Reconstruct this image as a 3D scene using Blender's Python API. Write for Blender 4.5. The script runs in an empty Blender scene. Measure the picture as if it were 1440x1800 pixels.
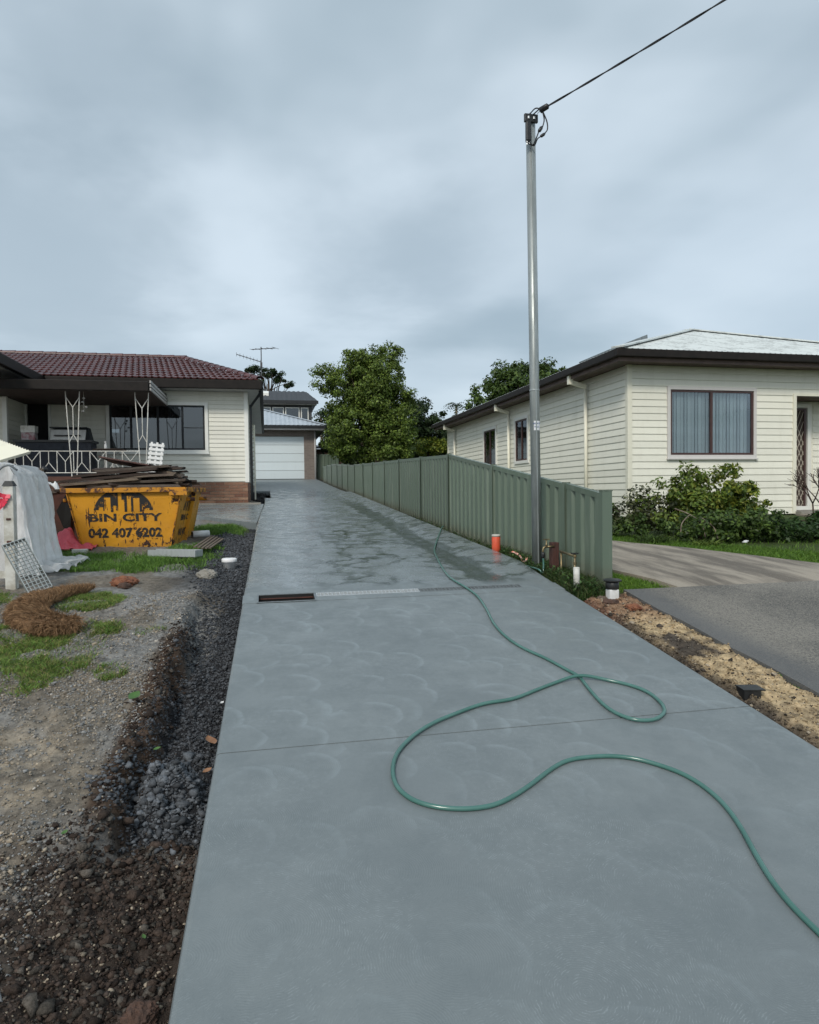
import bpy, math, random
import numpy as np
from mathutils import Matrix, Vector
random.seed(7)
RNG = np.random.default_rng(11)
R = math.radians
scene = bpy.context.scene
COL = scene.collection

# ------------------------------------------------------------------ camera
cam_d = bpy.data.cameras.new('camera')
cam = bpy.data.objects.new('camera', cam_d)
COL.objects.link(cam)
scene.camera = cam
cam_d.sensor_fit = 'VERTICAL'
cam_d.sensor_height = 36.0
cam_d.lens = 36.0 * 1180 / 1800
cam_d.clip_start = 0.05
cam_d.clip_end = 3000
EYE = 1.69
_yaw, _pit, _rol = math.atan(252 / 1180), -math.atan(34 / 1180), 0.012
_f = Vector((math.sin(_yaw) * math.cos(_pit), math.cos(_yaw) * math.cos(_pit), math.sin(_pit)))
_r0 = Vector((math.cos(_yaw), -math.sin(_yaw), 0))
_u0 = _r0.cross(_f)
_r = _r0 * math.cos(_rol) - _u0 * math.sin(_rol)
_u = _u0 * math.cos(_rol) + _r0 * math.sin(_rol)
cam.matrix_world = Matrix(((_r.x, _u.x, -_f.x, 0), (_r.y, _u.y, -_f.y, 0), (_r.z, _u.z, -_f.z, EYE), (0, 0, 0, 1)))

# ------------------------------------------------------------------ node helper
class NT:
    def __init__(s, tree):
        s.t = tree
        s.t.nodes.clear()
    def n(s, typ, ins=None, **props):
        nd = s.t.nodes.new(typ)
        for k, v in props.items():
            setattr(nd, k, v)
        for k, v in (ins or {}).items():
            if isinstance(v, bpy.types.NodeSocket):
                s.t.links.new(v, nd.inputs[k])
            else:
                nd.inputs[k].default_value = v
        return nd
    def math(s, op, a, b=0.0, c=0.0, clamp=False):
        nd = s.n('ShaderNodeMath', {0: a, 1: b, 2: c}, operation=op)
        nd.use_clamp = clamp
        return nd.outputs[0]
    def mix(s, f, a, b, mode='MIX'):
        nd = s.n('ShaderNodeMix', data_type='RGBA', blend_type=mode)
        for i, v in ((0, f), (6, a), (7, b)):
            if isinstance(v, bpy.types.NodeSocket):
                s.t.links.new(v, nd.inputs[i])
            else:
                nd.inputs[i].default_value = v
        return nd.outputs[2]
    def ramp(s, f, lo, hi, a=0.0, b=1.0):
        nd = s.n('ShaderNodeMapRange', {0: f, 1: lo, 2: hi, 3: a, 4: b}, interpolation_type='SMOOTHSTEP')
        return nd.outputs[0]
    def noise(s, vec, scale, detail=4, rough=.55, out=0):
        return s.n('ShaderNodeTexNoise', {'Vector': vec, 'Scale': scale, 'Detail': detail, 'Roughness': rough}).outputs[out]

def c4(c):
    return (c[0], c[1], c[2], 1.0)

# ------------------------------------------------------------------ sky and sun (overcast)
SUN_EL, SUN_AZ = 40.0, 211.0      # sun behind the camera, compass from +Y clockwise
world = bpy.data.worlds.new('World')
scene.world = world
world.use_nodes = True
w = NT(world.node_tree)
sky = w.n('ShaderNodeTexSky', sky_type='NISHITA')
sky.sun_disc = False
sky.sun_elevation = R(SUN_EL)
sky.sun_rotation = R(SUN_AZ)
sky.air_density = 1.0
sky.dust_density = 2.5
tc = w.n('ShaderNodeTexCoord').outputs['Generated']
sep = w.n('ShaderNodeSeparateXYZ', {0: tc})
den = w.math('ADD', w.math('MAXIMUM', sep.outputs[2], 0.0), 0.16)
uv = w.n('ShaderNodeCombineXYZ', {0: w.math('DIVIDE', sep.outputs[0], den), 1: w.math('DIVIDE', sep.outputs[1], den), 2: 0.0}).outputs[0]
warp = w.n('ShaderNodeVectorMath', {0: uv, 1: w.n('ShaderNodeVectorMath', {0: w.noise(uv, 0.5, 2, .4, 1), 'Scale': 0.6}, operation='SCALE').outputs[0]}, operation='ADD').outputs[0]
n1 = w.noise(warp, 0.60, 5, .45)
n2 = w.noise(w.n('ShaderNodeVectorMath', {0: warp, 1: (7.3, 2.1, 0)}, operation='ADD').outputs[0], 1.1, 4, .45)
m1 = w.ramp(n1, 0.34, 0.60)
m2 = w.ramp(n2, 0.47, 0.72)
cloud = w.mix(m1, c4((0.410, 0.495, 0.562)), c4((0.555, 0.640, 0.705)))
cloud = w.mix(w.math('MULTIPLY', m2, 0.75), cloud, c4((0.255, 0.335, 0.385)))
for dv, wd, am in (((0.146, 0.925, 0.350), .9945, .55), ((-0.262, 0.917, 0.302), .986, .60), ((-0.20, 0.825, 0.529), .990, .65), ((0.33, 0.90, 0.30), .993, .3), ((0.62, 0.62, 0.47), .985, .3)):
    dt = w.n('ShaderNodeVectorMath', {0: tc, 1: dv}, operation='DOT_PRODUCT').outputs['Value']
    dt = w.math('ADD', dt, w.math('MULTIPLY', w.math('SUBTRACT', w.noise(warp, 1.5, 5, .55), .5), .05))
    pm_ = w.math('MULTIPLY', w.ramp(dt, wd - .012, wd + .012), am)
    cloud = w.mix(pm_, cloud, c4((0.265, 0.338, 0.39)))
# Nishita daylight shows through the thin cloud sheet
skyc = w.n('ShaderNodeVectorMath', {0: sky.outputs[0], 'Scale': 0.10}, operation='SCALE').outputs[0]
final = w.mix(0.84, skyc, cloud)
bg = w.n('ShaderNodeBackground', {'Color': final, 'Strength': 1.0})
w.n('ShaderNodeOutputWorld', {0: bg.outputs[0]})

sun_d = bpy.data.lights.new('sun', 'SUN')
sun_d.energy = 1.5
sun_d.angle = R(12)
sun_d.color = (1.0, 0.935, 0.84)
sun = bpy.data.objects.new('sun', sun_d)
COL.objects.link(sun)
_sd = Vector((math.sin(R(SUN_AZ)) * math.cos(R(SUN_EL)), math.cos(R(SUN_AZ)) * math.cos(R(SUN_EL)), math.sin(R(SUN_EL))))
sun.rotation_euler = _sd.to_track_quat('Z', 'Y').to_euler()

scene.view_settings.view_transform = 'Standard'
scene.view_settings.look = 'None'
scene.view_settings.gamma = 1.0
scene.view_settings.use_curve_mapping = False
scene.view_settings.exposure = 0.42
scene.cycles.max_bounces = 5
scene.cycles.diffuse_bounces = 2
scene.cycles.glossy_bounces = 2
scene.cycles.transparent_max_bounces = 12
scene.cycles.use_denoising = True
scene.cycles.adaptive_threshold = 0.02

# ------------------------------------------------------------------ noise in numpy
_LAT = RNG.random((256, 256))
def vnoise(x, y, seed=0):
    x = np.asarray(x, float) + seed * 17.31
    y = np.asarray(y, float) + seed * 9.77
    xi, yi = np.floor(x).astype(int), np.floor(y).astype(int)
    fx, fy = x - xi, y - yi
    fx, fy = fx * fx * (3 - 2 * fx), fy * fy * (3 - 2 * fy)
    g = lambda a, b: _LAT[a % 256, b % 256]
    return (g(xi, yi) * (1 - fx) + g(xi + 1, yi) * fx) * (1 - fy) + (g(xi, yi + 1) * (1 - fx) + g(xi + 1, yi + 1) * fx) * fy
def fbm(x, y, s, o=4, seed=0):
    t, a, tot = 0, 1, 0
    for k in range(o):
        t = t + a * vnoise(np.asarray(x) * s, np.asarray(y) * s, seed + k)
        tot += a; a *= .5; s *= 2.03
    return t / tot
def ss(a, b, x):
    t = np.clip((np.asarray(x, float) - a) / (b - a), 0, 1)
    return t * t * (3 - 2 * t)

# ------------------------------------------------------------------ materials
MATS = {}
def newmat(name):
    m = bpy.data.materials.new(name)
    m.use_nodes = True
    MATS[name] = m
    return m, NT(m.node_tree)
def finish(t, shader):
    t.n('ShaderNodeOutputMaterial', {0: shader})
def pmat(name, c1, c2=None, scale=6, rough=.6, bump=0.0, bscale=60, metal=0.0, r2=None, coord='Object', spec=.5, dist=.01, stretch=None):
    m, t = newmat(name)
    v = t.n('ShaderNodeTexCoord').outputs['Object'] if coord == 'Object' else t.n('ShaderNodeNewGeometry').outputs['Position']
    if stretch:
        v = t.n('ShaderNodeMapping', {'Vector': v, 'Scale': stretch}).outputs[0]
    b = t.n('ShaderNodeBsdfPrincipled', {'Roughness': rough, 'Metallic': metal, 'Specular IOR Level': spec})
    nz = t.noise(v, scale, 6, .6)
    f = t.ramp(nz, .33, .68)
    c2 = c2 or tuple(k * .8 for k in c1)
    t.t.links.new(t.mix(f, c4(c1), c4(c2)), b.inputs['Base Color'])
    if r2 is not None:
        t.t.links.new(t.ramp(nz, .3, .7, rough, r2), b.inputs['Roughness'])
    if bump:
        bn = t.noise(v, bscale, 4, .6)
        bp = t.n('ShaderNodeBump', {'Height': bn, 'Strength': bump, 'Distance': dist})
        t.t.links.new(bp.outputs[0], b.inputs['Normal'])
    finish(t, b.outputs[0])
    return m
def vmat(name, rough=.8, transl=0.0, vary=.25, scale=30, bump=0, bscale=80, spec=.3, bdist=.01):
    """colour from the mesh's own colour attribute, with noise on top"""
    m, t = newmat(name)
    pos = t.n('ShaderNodeNewGeometry').outputs['Position']
    a = t.n('ShaderNodeAttribute', attribute_name='Col').outputs['Color']
    nz = t.noise(pos, scale, 5, .65)
    c = t.mix(1.0, a, t.n('ShaderNodeCombineColor', {i: t.ramp(nz, .25, .75, 1 - vary, 1 + vary) for i in range(3)}).outputs[0], 'MULTIPLY')
    b = t.n('ShaderNodeBsdfPrincipled', {'Base Color': c, 'Roughness': rough, 'Specular IOR Level': spec})
    if bump:
        bn = t.noise(pos, bscale, 5, .7)
        bp = t.n('ShaderNodeBump', {'Height': bn, 'Strength': bump, 'Distance': bdist})
        t.t.links.new(bp.outputs[0], b.inputs['Normal'])
    sh = b.outputs[0]
    if transl:
        tr = t.n('ShaderNodeBsdfTranslucent', {'Color': c})
        sh = t.n('ShaderNodeMixShader', {0: transl, 1: sh, 2: tr.outputs[0]}).outputs[0]
    finish(t, sh)
    return m

vmat('ground_mix', .9, 0, .45, 22, .9, 70, .2, .012)
vmat('stone_mix', .75, 0, .3, 120, .3, 200, .3)
vmat('grass_blade', .6, .25, .2, 5)
vmat('leaf_mix', .5, .22, .25, 3)
vmat('fibre', .9, .1, .3, 40)
vmat('soil_mix', .9, 0, .4, 90, .8, 120, .15)

def concrete():
    m, t = newmat('drive_concrete')
    pos = t.n('ShaderNodeNewGeometry').outputs['Position']
    sp = t.n('ShaderNodeSeparateXYZ', {0: pos})
    flat = t.n('ShaderNodeCombineXYZ', {0: sp.outputs[0], 1: sp.outputs[1], 2: 0.0}).outputs[0]
    wob = t.n('ShaderNodeVectorMath', {0: flat, 1: t.n('ShaderNodeVectorMath', {0: t.noise(flat, 2.0, 3, .5, 1), 'Scale': .10}, operation='SCALE').outputs[0]}, operation='ADD').outputs[0]
    vo = t.n('ShaderNodeTexVoronoi', {'Vector': wob, 'Scale': 2.2, 'Randomness': .85}, voronoi_dimensions='2D')
    d = vo.outputs['Distance']
    vo2 = t.n('ShaderNodeTexVoronoi', {'Vector': wob, 'Scale': 2.4, 'Randomness': 1.0}, voronoi_dimensions='2D')
    d2 = vo2.outputs['Distance']
    big = t.noise(flat, .8, 4, .6)
    mid = t.noise(flat, 5.0, 5, .65)
    fine = t.noise(flat, 90, 5, .75)
    # trowel swirls: faint pale scallops and fine concentric scratches
    ring = t.math('MULTIPLY', t.ramp(d, .33, .47), t.math('SUBTRACT', 1.0, t.ramp(d, .47, .50)))
    vp = t.n('ShaderNodeSeparateXYZ', {0: t.n('ShaderNodeVectorMath', {0: wob, 1: vo.outputs['Position']}, operation='SUBTRACT').outputs[0]})
    ang = t.math('ARCTAN2', vp.outputs[1], vp.outputs[0])
    cr = t.n('ShaderNodeSeparateColor', {0: vo.outputs['Color']}).outputs[0]
    arc = t.ramp(t.math('SINE', t.math('ADD', ang, t.math('MULTIPLY', cr, 2.2))), .05, .75)
    ringm = t.math('MULTIPLY', t.math('MULTIPLY', ring, arc), t.ramp(t.noise(flat, 1.6, 3, .6), .36, .62))
    off2 = t.n('ShaderNodeVectorMath', {0: wob, 1: (3.7, 1.9, 0)}, operation='ADD').outputs[0]
    vo3 = t.n('ShaderNodeTexVoronoi', {'Vector': off2, 'Scale': 2.9, 'Randomness': .8}, voronoi_dimensions='2D')
    d3 = vo3.outputs['Distance']
    v3 = t.n('ShaderNodeSeparateXYZ', {0: t.n('ShaderNodeVectorMath', {0: off2, 1: vo3.outputs['Position']}, operation='SUBTRACT').outputs[0]})
    arc3 = t.ramp(t.math('SINE', t.math('ADD', t.math('ARCTAN2', v3.outputs[1], v3.outputs[0]), 1.1)), -.1, .7)
    ring3 = t.math('MULTIPLY', t.math('MULTIPLY', t.ramp(d3, .30, .42), t.math('SUBTRACT', 1.0, t.ramp(d3, .42, .46))), arc3)
    ringm = t.math('MAXIMUM', ringm, t.math('MULTIPLY', ring3, .8))
    ringm = t.math('MULTIPLY', ringm, t.ramp(sp.outputs[1], 2.4, 3.5, .3, 1.0))
    ringm = t.math('MULTIPLY', ringm, t.ramp(t.noise(flat, 12, 4, .7), .3, .65, .25, 1.0))
    sc = t.math('SINE', t.math('ADD', t.math('MULTIPLY', d2, 300.0), t.math('MULTIPLY', t.noise(flat, 14, 4, .6), 22.0)))
    scm = t.math('MULTIPLY', t.ramp(sc, .3, 1.0), t.ramp(t.noise(flat, 34, 3, .7), .48, .62))
    speck = t.math('MULTIPLY', scm, t.ramp(t.noise(flat, 1.3, 3, .6), .36, .60))
    base = t.mix(t.ramp(big, .3, .7), c4((.156, .180, .187)), c4((.190, .216, .222)))
    base = t.mix(t.math('MULTIPLY', t.ramp(mid, .35, .75), .35), base, c4((.115, .142, .153)))
    base = t.mix(t.math('MULTIPLY', ringm, .78), base, c4((.24, .28, .295)))
    base = t.mix(t.math('MULTIPLY', speck, .42), base, c4((.31, .35, .365)))
    base = t.mix(t.math('MULTIPLY', t.ramp(fine, .55, .8), .28), base, c4((.24, .275, .29)))
    base = t.mix(t.math('MULTIPLY', t.ramp(fine, .46, .25), .35), base, c4((.07, .09, .10)))
    # water lying on the slab above the drain, with its sky sheen painted in
    yy = sp.outputs[1]; xx = sp.outputs[0]
    zone = t.math('MULTIPLY', t.ramp(yy, 6.02, 6.5), t.math('SUBTRACT', 1.0, t.ramp(yy, 20, 30)))
    st = t.n('ShaderNodeMapping', {'Vector': flat, 'Scale': (.9, .75, 1)}).outputs[0]
    rn = t.noise(st, 2.3, 3, .5)
    ridge = t.math('SUBTRACT', 1.0, t.math('MULTIPLY', t.math('ABSOLUTE', t.math('SUBTRACT', t.math('ADD', rn, t.math('MULTIPLY', t.math('SUBTRACT', t.noise(st, 9, 4, .6), .5), .14)), .5)), 15.0), clamp=True)
    streak = t.math('MULTIPLY', ridge, t.math('MULTIPLY', t.ramp(xx, .1, .8), t.math('SUBTRACT', 1.0, t.ramp(yy, 11.5, 17))))
    streak = t.math('MULTIPLY', streak, t.ramp(t.noise(flat, 1.1, 3, .5), .36, .48))
    gut_x = t.math('SUBTRACT', xx, t.math('ADD', 1.93, t.math('MULTIPLY', t.noise(flat, 1.5, 4, .6), .42)))
    gut = t.math('SUBTRACT', 1.0, t.math('MULTIPLY', t.math('ABSOLUTE', gut_x), 4.6), clamp=True)
    gut = t.math('MULTIPLY', t.ramp(gut, .12, .45), t.math('SUBTRACT', 1.0, t.ramp(yy, 15, 20)))
    wet = t.math('MAXIMUM', streak, gut)
    wet = t.math('MULTIPLY', wet, t.ramp(yy, 6.02, 6.3))
    pool_sheen = t.math('MULTIPLY', t.ramp(t.noise(st, 3.1, 4, .55), .46, .56), zone)
    base = t.mix(t.math('MULTIPLY', pool_sheen, .18), base, c4((.24, .275, .295)))  # paler colour paints the sky's reflection on the wet pools
    base = t.mix(t.math('MULTIPLY', wet, .9), base, c4((.036, .048, .045)))
    rough = t.math('SUBTRACT', t.ramp(mid, .3, .7, .36, .56), t.math('MULTIPLY', zone, .14))
    rough = t.math('SUBTRACT', rough, t.math('MULTIPLY', pool_sheen, .16))
    rough = t.math('SUBTRACT', rough, t.math('MULTIPLY', wet, .12))
    h = t.math('ADD', t.math('MULTIPLY', fine, .5), t.math('MULTIPLY', sc, .12))
    h = t.math('ADD', h, t.math('MULTIPLY', mid, 1.2))
    bp = t.n('ShaderNodeBump', {'Height': h, 'Strength': .30, 'Distance': .004})
    b = t.n('ShaderNodeBsdfPrincipled', {'Base Color': base, 'Roughness': rough, 'Normal': bp.outputs[0], 'Specular IOR Level': .5})
    finish(t, b.outputs[0])
concrete()

def paint(name, base, grime, rough=.45):
    m, t = newmat(name)
    pos = t.n('ShaderNodeNewGeometry').outputs['Position']
    st = t.n('ShaderNodeMapping', {'Vector': pos, 'Scale': (3, 3, .5)}).outputs[0]
    f = t.ramp(t.noise(st, 1.4, 6, .65), .45, .85)
    g = t.ramp(t.noise(pos, 7, 5, .6), .5, .9)
    c = t.mix(t.math('MULTIPLY', f, .35), c4(base), c4(grime))
    c = t.mix(t.math('MULTIPLY', g, .22), c, c4(grime))
    oi = t.n('ShaderNodeObjectInfo').outputs['Random']
    c = t.mix(1.0, c, t.n('ShaderNodeCombineColor', {i: t.ramp(oi, 0, 1, .94, 1.03) for i in range(3)}).outputs[0], 'MULTIPLY')
    bp = t.n('ShaderNodeBump', {'Height': t.noise(pos, 60, 3, .6), 'Strength': .12, 'Distance': .004})
    b = t.n('ShaderNodeBsdfPrincipled', {'Base Color': c, 'Roughness': rough, 'Normal': bp.outputs[0]})
    finish(t, b.outputs[0])
paint('cream_cladding', (.81, .80, .695), (.58, .56, .46))
paint('white_cladding', (.77, .76, .67), (.53, .51, .42))
paint('cream_trim', (.80, .78, .65), (.52, .50, .42))
paint('white_trim', (.82, .82, .77), (.5, .5, .45))
paint('lilac_trim', (.62, .60, .58), (.48, .46, .43))
def fence_paint():
    m, t = newmat('fence_green')
    pos = t.n('ShaderNodeNewGeometry').outputs['Position']
    sp = t.n('ShaderNodeSeparateXYZ', {0: pos})
    st = t.n('ShaderNodeMapping', {'Vector': pos, 'Scale': (5, 5, .45)}).outputs[0]
    f = t.ramp(t.noise(st, 1.6, 5, .65), .48, .80)
    hgt = t.math('SUBTRACT', sp.outputs[2], t.math('ADD', .81675, t.math('MULTIPLY', t.math('SUBTRACT', sp.outputs[1], 6.05), .055)))
    mud = t.math('MULTIPLY', t.math('SUBTRACT', 1.0, t.ramp(t.math('ADD', hgt, t.math('MULTIPLY', t.noise(pos, 9, 5, .7), .30)), .08, .38)), .75)
    oi = t.n('ShaderNodeObjectInfo').outputs['Random']
    c = t.mix(t.math('MULTIPLY', f, .5), c4((.118, .160, .122)), c4((.26, .30, .245)))
    c = t.mix(mud, c, c4((.115, .105, .075)))
    c = t.mix(1.0, c, t.n('ShaderNodeCombineColor', {i: t.ramp(oi, 0, 1, .86, 1.08) for i in range(3)}).outputs[0], 'MULTIPLY')
    b = t.n('ShaderNodeBsdfPrincipled', {'Base Color': c, 'Roughness': t.ramp(f, 0, 1, .36, .55)})
    finish(t, b.outputs[0])
fence_paint()
paint('garage_white', (.66, .74, .77), (.58, .65, .68), .4)
pmat('gutter_brown', (.013, .011, .010), (.02, .016, .014), 8, .55, spec=.2)
pmat('soffit_brown', (.115, .075, .062), (.085, .055, .045), 6, .6)
pmat('dark_steel', (.028, .032, .036), (.018, .02, .022), 9, .5, spec=.25)
pmat('black_plastic', (.012, .013, .014), (.022, .023, .024), 20, .4)
pmat('rubber_black', (.010, .011, .013), (.016, .017, .02), 30, .55)
pmat('white_iron', (.72, .72, .68), (.55, .52, .46), 9, .4)
pmat('white_plastic', (.74, .75, .75), (.62, .62, .6), 14, .4)
pmat('dirty_white', (.66, .66, .62), (.40, .38, .32), 7, .55, .2, 40)
pmat('window_brown', (.072, .034, .03), (.055, .026, .024), 12, .4)
pmat('blind_grey', (.66, .67, .64), (.56, .57, .54), 3, .7)
pmat('curtain', (.45, .46, .46), (.33, .36, .39), 3, .8)
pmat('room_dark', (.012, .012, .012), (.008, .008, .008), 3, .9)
pmat('orange_plastic', (.78, .105, .05), (.62, .12, .06), 16, .45)
pmat('brass', (.30, .23, .12), (.16, .14, .09), 30, .45, metal=.8)
pmat('post_redbrown', (.085, .032, .024), (.045, .022, .018), 12, .7, .5, 40, stretch=(6, 6, 1))
pmat('plank_brown', (.060, .038, .028), (.030, .021, .017), 5, .8, .5, 50, stretch=(1, 14, 14))
pmat('plank_grey', (.125, .10, .08), (.06, .045, .036), 5, .8, .5, 50, stretch=(1, 14, 14))
pmat('plank_pale', (.19, .15, .11), (.09, .065, .05), 5, .8, .5, 50, stretch=(1, 14, 14))
pmat('timber_dark', (.05, .034, .025), (.03, .02, .016), 8, .8, .4, 40)
pmat('rust_plate', (.115, .042, .03), (.06, .028, .022), 3.5, .8, .4, 30)
pmat('pink_tarp', (.64, .10, .13), (.52, .075, .10), 5, .6, .5, 14, dist=.02)
pmat('pink_tape', (.80, .05, .10), (.65, .05, .09), 14, .45)
pmat('tape_orange', (.75, .20, .10), (.7, .6, .55), 40, .5)
pmat('fabric_dark', (.024, .03, .042), (.016, .02, .03), 8, .7)
pmat('steel_hood', (.55, .55, .53), (.45, .45, .43), 6, .38, metal=.5)
pmat('bark', (.075, .055, .04), (.04, .03, .024), 9, .9, .8, 30, stretch=(1, 1, .3))
pmat('bark_pale', (.25, .21, .16), (.14, .11, .085), 9, .9, .6, 30)
pmat('twig', (.075, .05, .04), (.045, .03, .026), 12, .9)
def brickm(name, a, b, c):
    m, t = newmat(name)
    oi = t.n('ShaderNodeObjectInfo').outputs['Random']
    v = t.n('ShaderNodeNewGeometry').outputs['Position']
    col = t.mix(t.ramp(oi, 0, .5), c4(a), c4(b))
    col = t.mix(t.ramp(oi, .6, 1.0), col, c4(c))
    col = t.mix(t.math('MULTIPLY', t.ramp(t.noise(v, 25, 5, .7), .4, .7), .4), col, c4(tuple(k * .55 for k in a)))
    bs_ = t.n('ShaderNodeBsdfPrincipled', {'Base Color': col, 'Roughness': .85})
    finish(t, bs_.outputs[0])
brickm('brick_red', (.20, .095, .062), (.29, .155, .098), (.36, .22, .145))
pmat('mortar', (.40, .35, .29), (.30, .26, .21), 20, .95, .4, 80)
pmat('brick_dark', (.115, .05, .036), (.075, .035, .026), 4, .85, .5, 60)
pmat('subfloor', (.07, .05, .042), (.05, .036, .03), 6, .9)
pmat('roof_bluegrey', (.42, .47, .52), (.36, .41, .46), 2, .4)
pmat('roof_charcoal', (.035, .037, .042), (.022, .024, .028), 5, .55)
pmat('house_grey', (.055, .058, .064), (.045, .047, .052), 3, .6)
pmat('fascia_pale', (.42, .41, .40), (.36, .35, .34), 5, .5)
pmat('shed_brown', (.10, .065, .045), (.07, .045, .032), 4, .8)
pmat('shed_roof', (.26, .25, .24), (.18, .17, .165), 4, .6)
pmat('pale_brick', (.30, .245, .20), (.25, .20, .165), 3, .85)
pmat('old_concrete', (.30, .285, .25), (.235, .22, .19), 2.2, .9, .6, 120, coord='P')
pmat('rock_orange', (.24, .10, .05), (.16, .06, .035), 20, .9, .6, 60)
pmat('rock_brown', (.10, .055, .038), (.055, .033, .025), 20, .9, .8, 60)
pmat('green_leaf', (.065, .15, .03), (.05, .11, .025), 12, .5)
pmat('dry_leaf', (.32, .17, .09), (.22, .11, .06), 14, .7)
pmat('tin_lid', (.80, .80, .80), (.7, .7, .7), 9, .35)
pmat('cabinet_print', (.45, .43, .43), (.25, .08, .10), 12, .5)
pmat('sticker', (.75, .77, .78), (.68, .7, .71), 10, .5)
pmat('sticker_blue', (.05, .10, .25), None, 10, .5)
pmat('antenna_metal', (.10, .10, .105), (.07, .07, .075), 10, .5, metal=.4)
pmat('lattice', (.55, .50, .42), (.42, .38, .31), 10, .6)

def galv(name, c1, c2, rough, metal):
    m, t = newmat(name)
    v = t.n('ShaderNodeTexCoord').outputs['Object']
    st = t.n('ShaderNodeMapping', {'Vector': v, 'Scale': (1, 1, .12)}).outputs[0]
    vo = t.n('ShaderNodeTexVoronoi', {'Vector': v, 'Scale': 45})
    f = t.ramp(t.noise(st, 20, 5, .6), .3, .7)
    c = t.mix(f, c4(c1), c4(c2))
    c = t.mix(t.math('MULTIPLY', vo.outputs['Distance'], .3), c, c4(c2))
    b = t.n('ShaderNodeBsdfPrincipled', {'Base Color': c, 'Roughness': t.ramp(f, 0, 1, rough, rough + .15), 'Metallic': metal})
    finish(t, b.outputs[0])
galv('galv_pole', (.44, .47, .46), (.27, .30, .30), .40, .6)
galv('galv_bright', (.66, .69, .70), (.52, .55, .56), .35, .6)
galv('galv_dull', (.26, .29, .30), (.17, .19, .20), .45, .5)

def asphalt():
    m, t = newmat('old_asphalt')
    pos = t.n('ShaderNodeNewGeometry').outputs['Position']
    sp = t.n('ShaderNodeSeparateXYZ', {0: pos})
    vo = t.n('ShaderNodeTexVoronoi', {'Vector': pos, 'Scale': 120.0})
    big = t.noise(pos, 1.1, 6, .65)
    c = t.mix(t.ramp(big, .38, .62), c4((.105, .102, .094)), c4((.20, .188, .165)))
    cs = t.n('ShaderNodeSeparateColor', {0: vo.outputs['Color']})
    c = t.mix(t.math('MULTIPLY', t.ramp(cs.outputs[0], .45, .9), .7), c, c4((.26, .24, .20)))
    c = t.mix(t.math('MULTIPLY', t.math('SUBTRACT', 1.0, t.ramp(cs.outputs[1], .05, .4)), .6), c, c4((.03, .03, .031)))
    # smoother dark trowelled band along its edge
    edge = t.math('SUBTRACT', 1.0, t.ramp(t.math('ADD', sp.outputs[0], t.math('MULTIPLY', big, .3)), 3.5, 3.85))
    c = t.mix(t.math('MULTIPLY', edge, .75), c, c4((.10, .104, .107)))
    bp = t.n('ShaderNodeBump', {'Height': vo.outputs['Distance'], 'Strength': .6, 'Distance': .006})
    b = t.n('ShaderNodeBsdfPrincipled', {'Base Color': c, 'Roughness': .85, 'Normal': bp.outputs[0]})
    finish(t, b.outputs[0])
asphalt()

def weathered_concrete():
    m, t = newmat('neighbour_concrete')
    pos = t.n('ShaderNodeNewGeometry').outputs['Position']
    rot = t.n('ShaderNodeMapping', {'Vector': pos, 'Rotation': (0, 0, R(38)), 'Scale': (2.0, .4, 1)}).outputs[0]
    f = t.ramp(t.noise(rot, 1.3, 6, .65), .40, .62)
    g = t.noise(pos, 150, 4, .75)
    c = t.mix(f, c4((.33, .29, .235)), c4((.125, .108, .088)))
    c = t.mix(t.math('MULTIPLY', t.ramp(g, .5, .75), .5), c, c4((.48, .44, .38)))
    c = t.mix(t.math('MULTIPLY', t.ramp(g, .5, .25), .5), c, c4((.14, .125, .105)))
    bp = t.n('ShaderNodeBump', {'Height': g, 'Strength': .5, 'Distance': .005})
    b = t.n('ShaderNodeBsdfPrincipled', {'Base Color': c, 'Roughness': .9, 'Normal': bp.outputs[0]})
    finish(t, b.outputs[0])
weathered_concrete()

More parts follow.
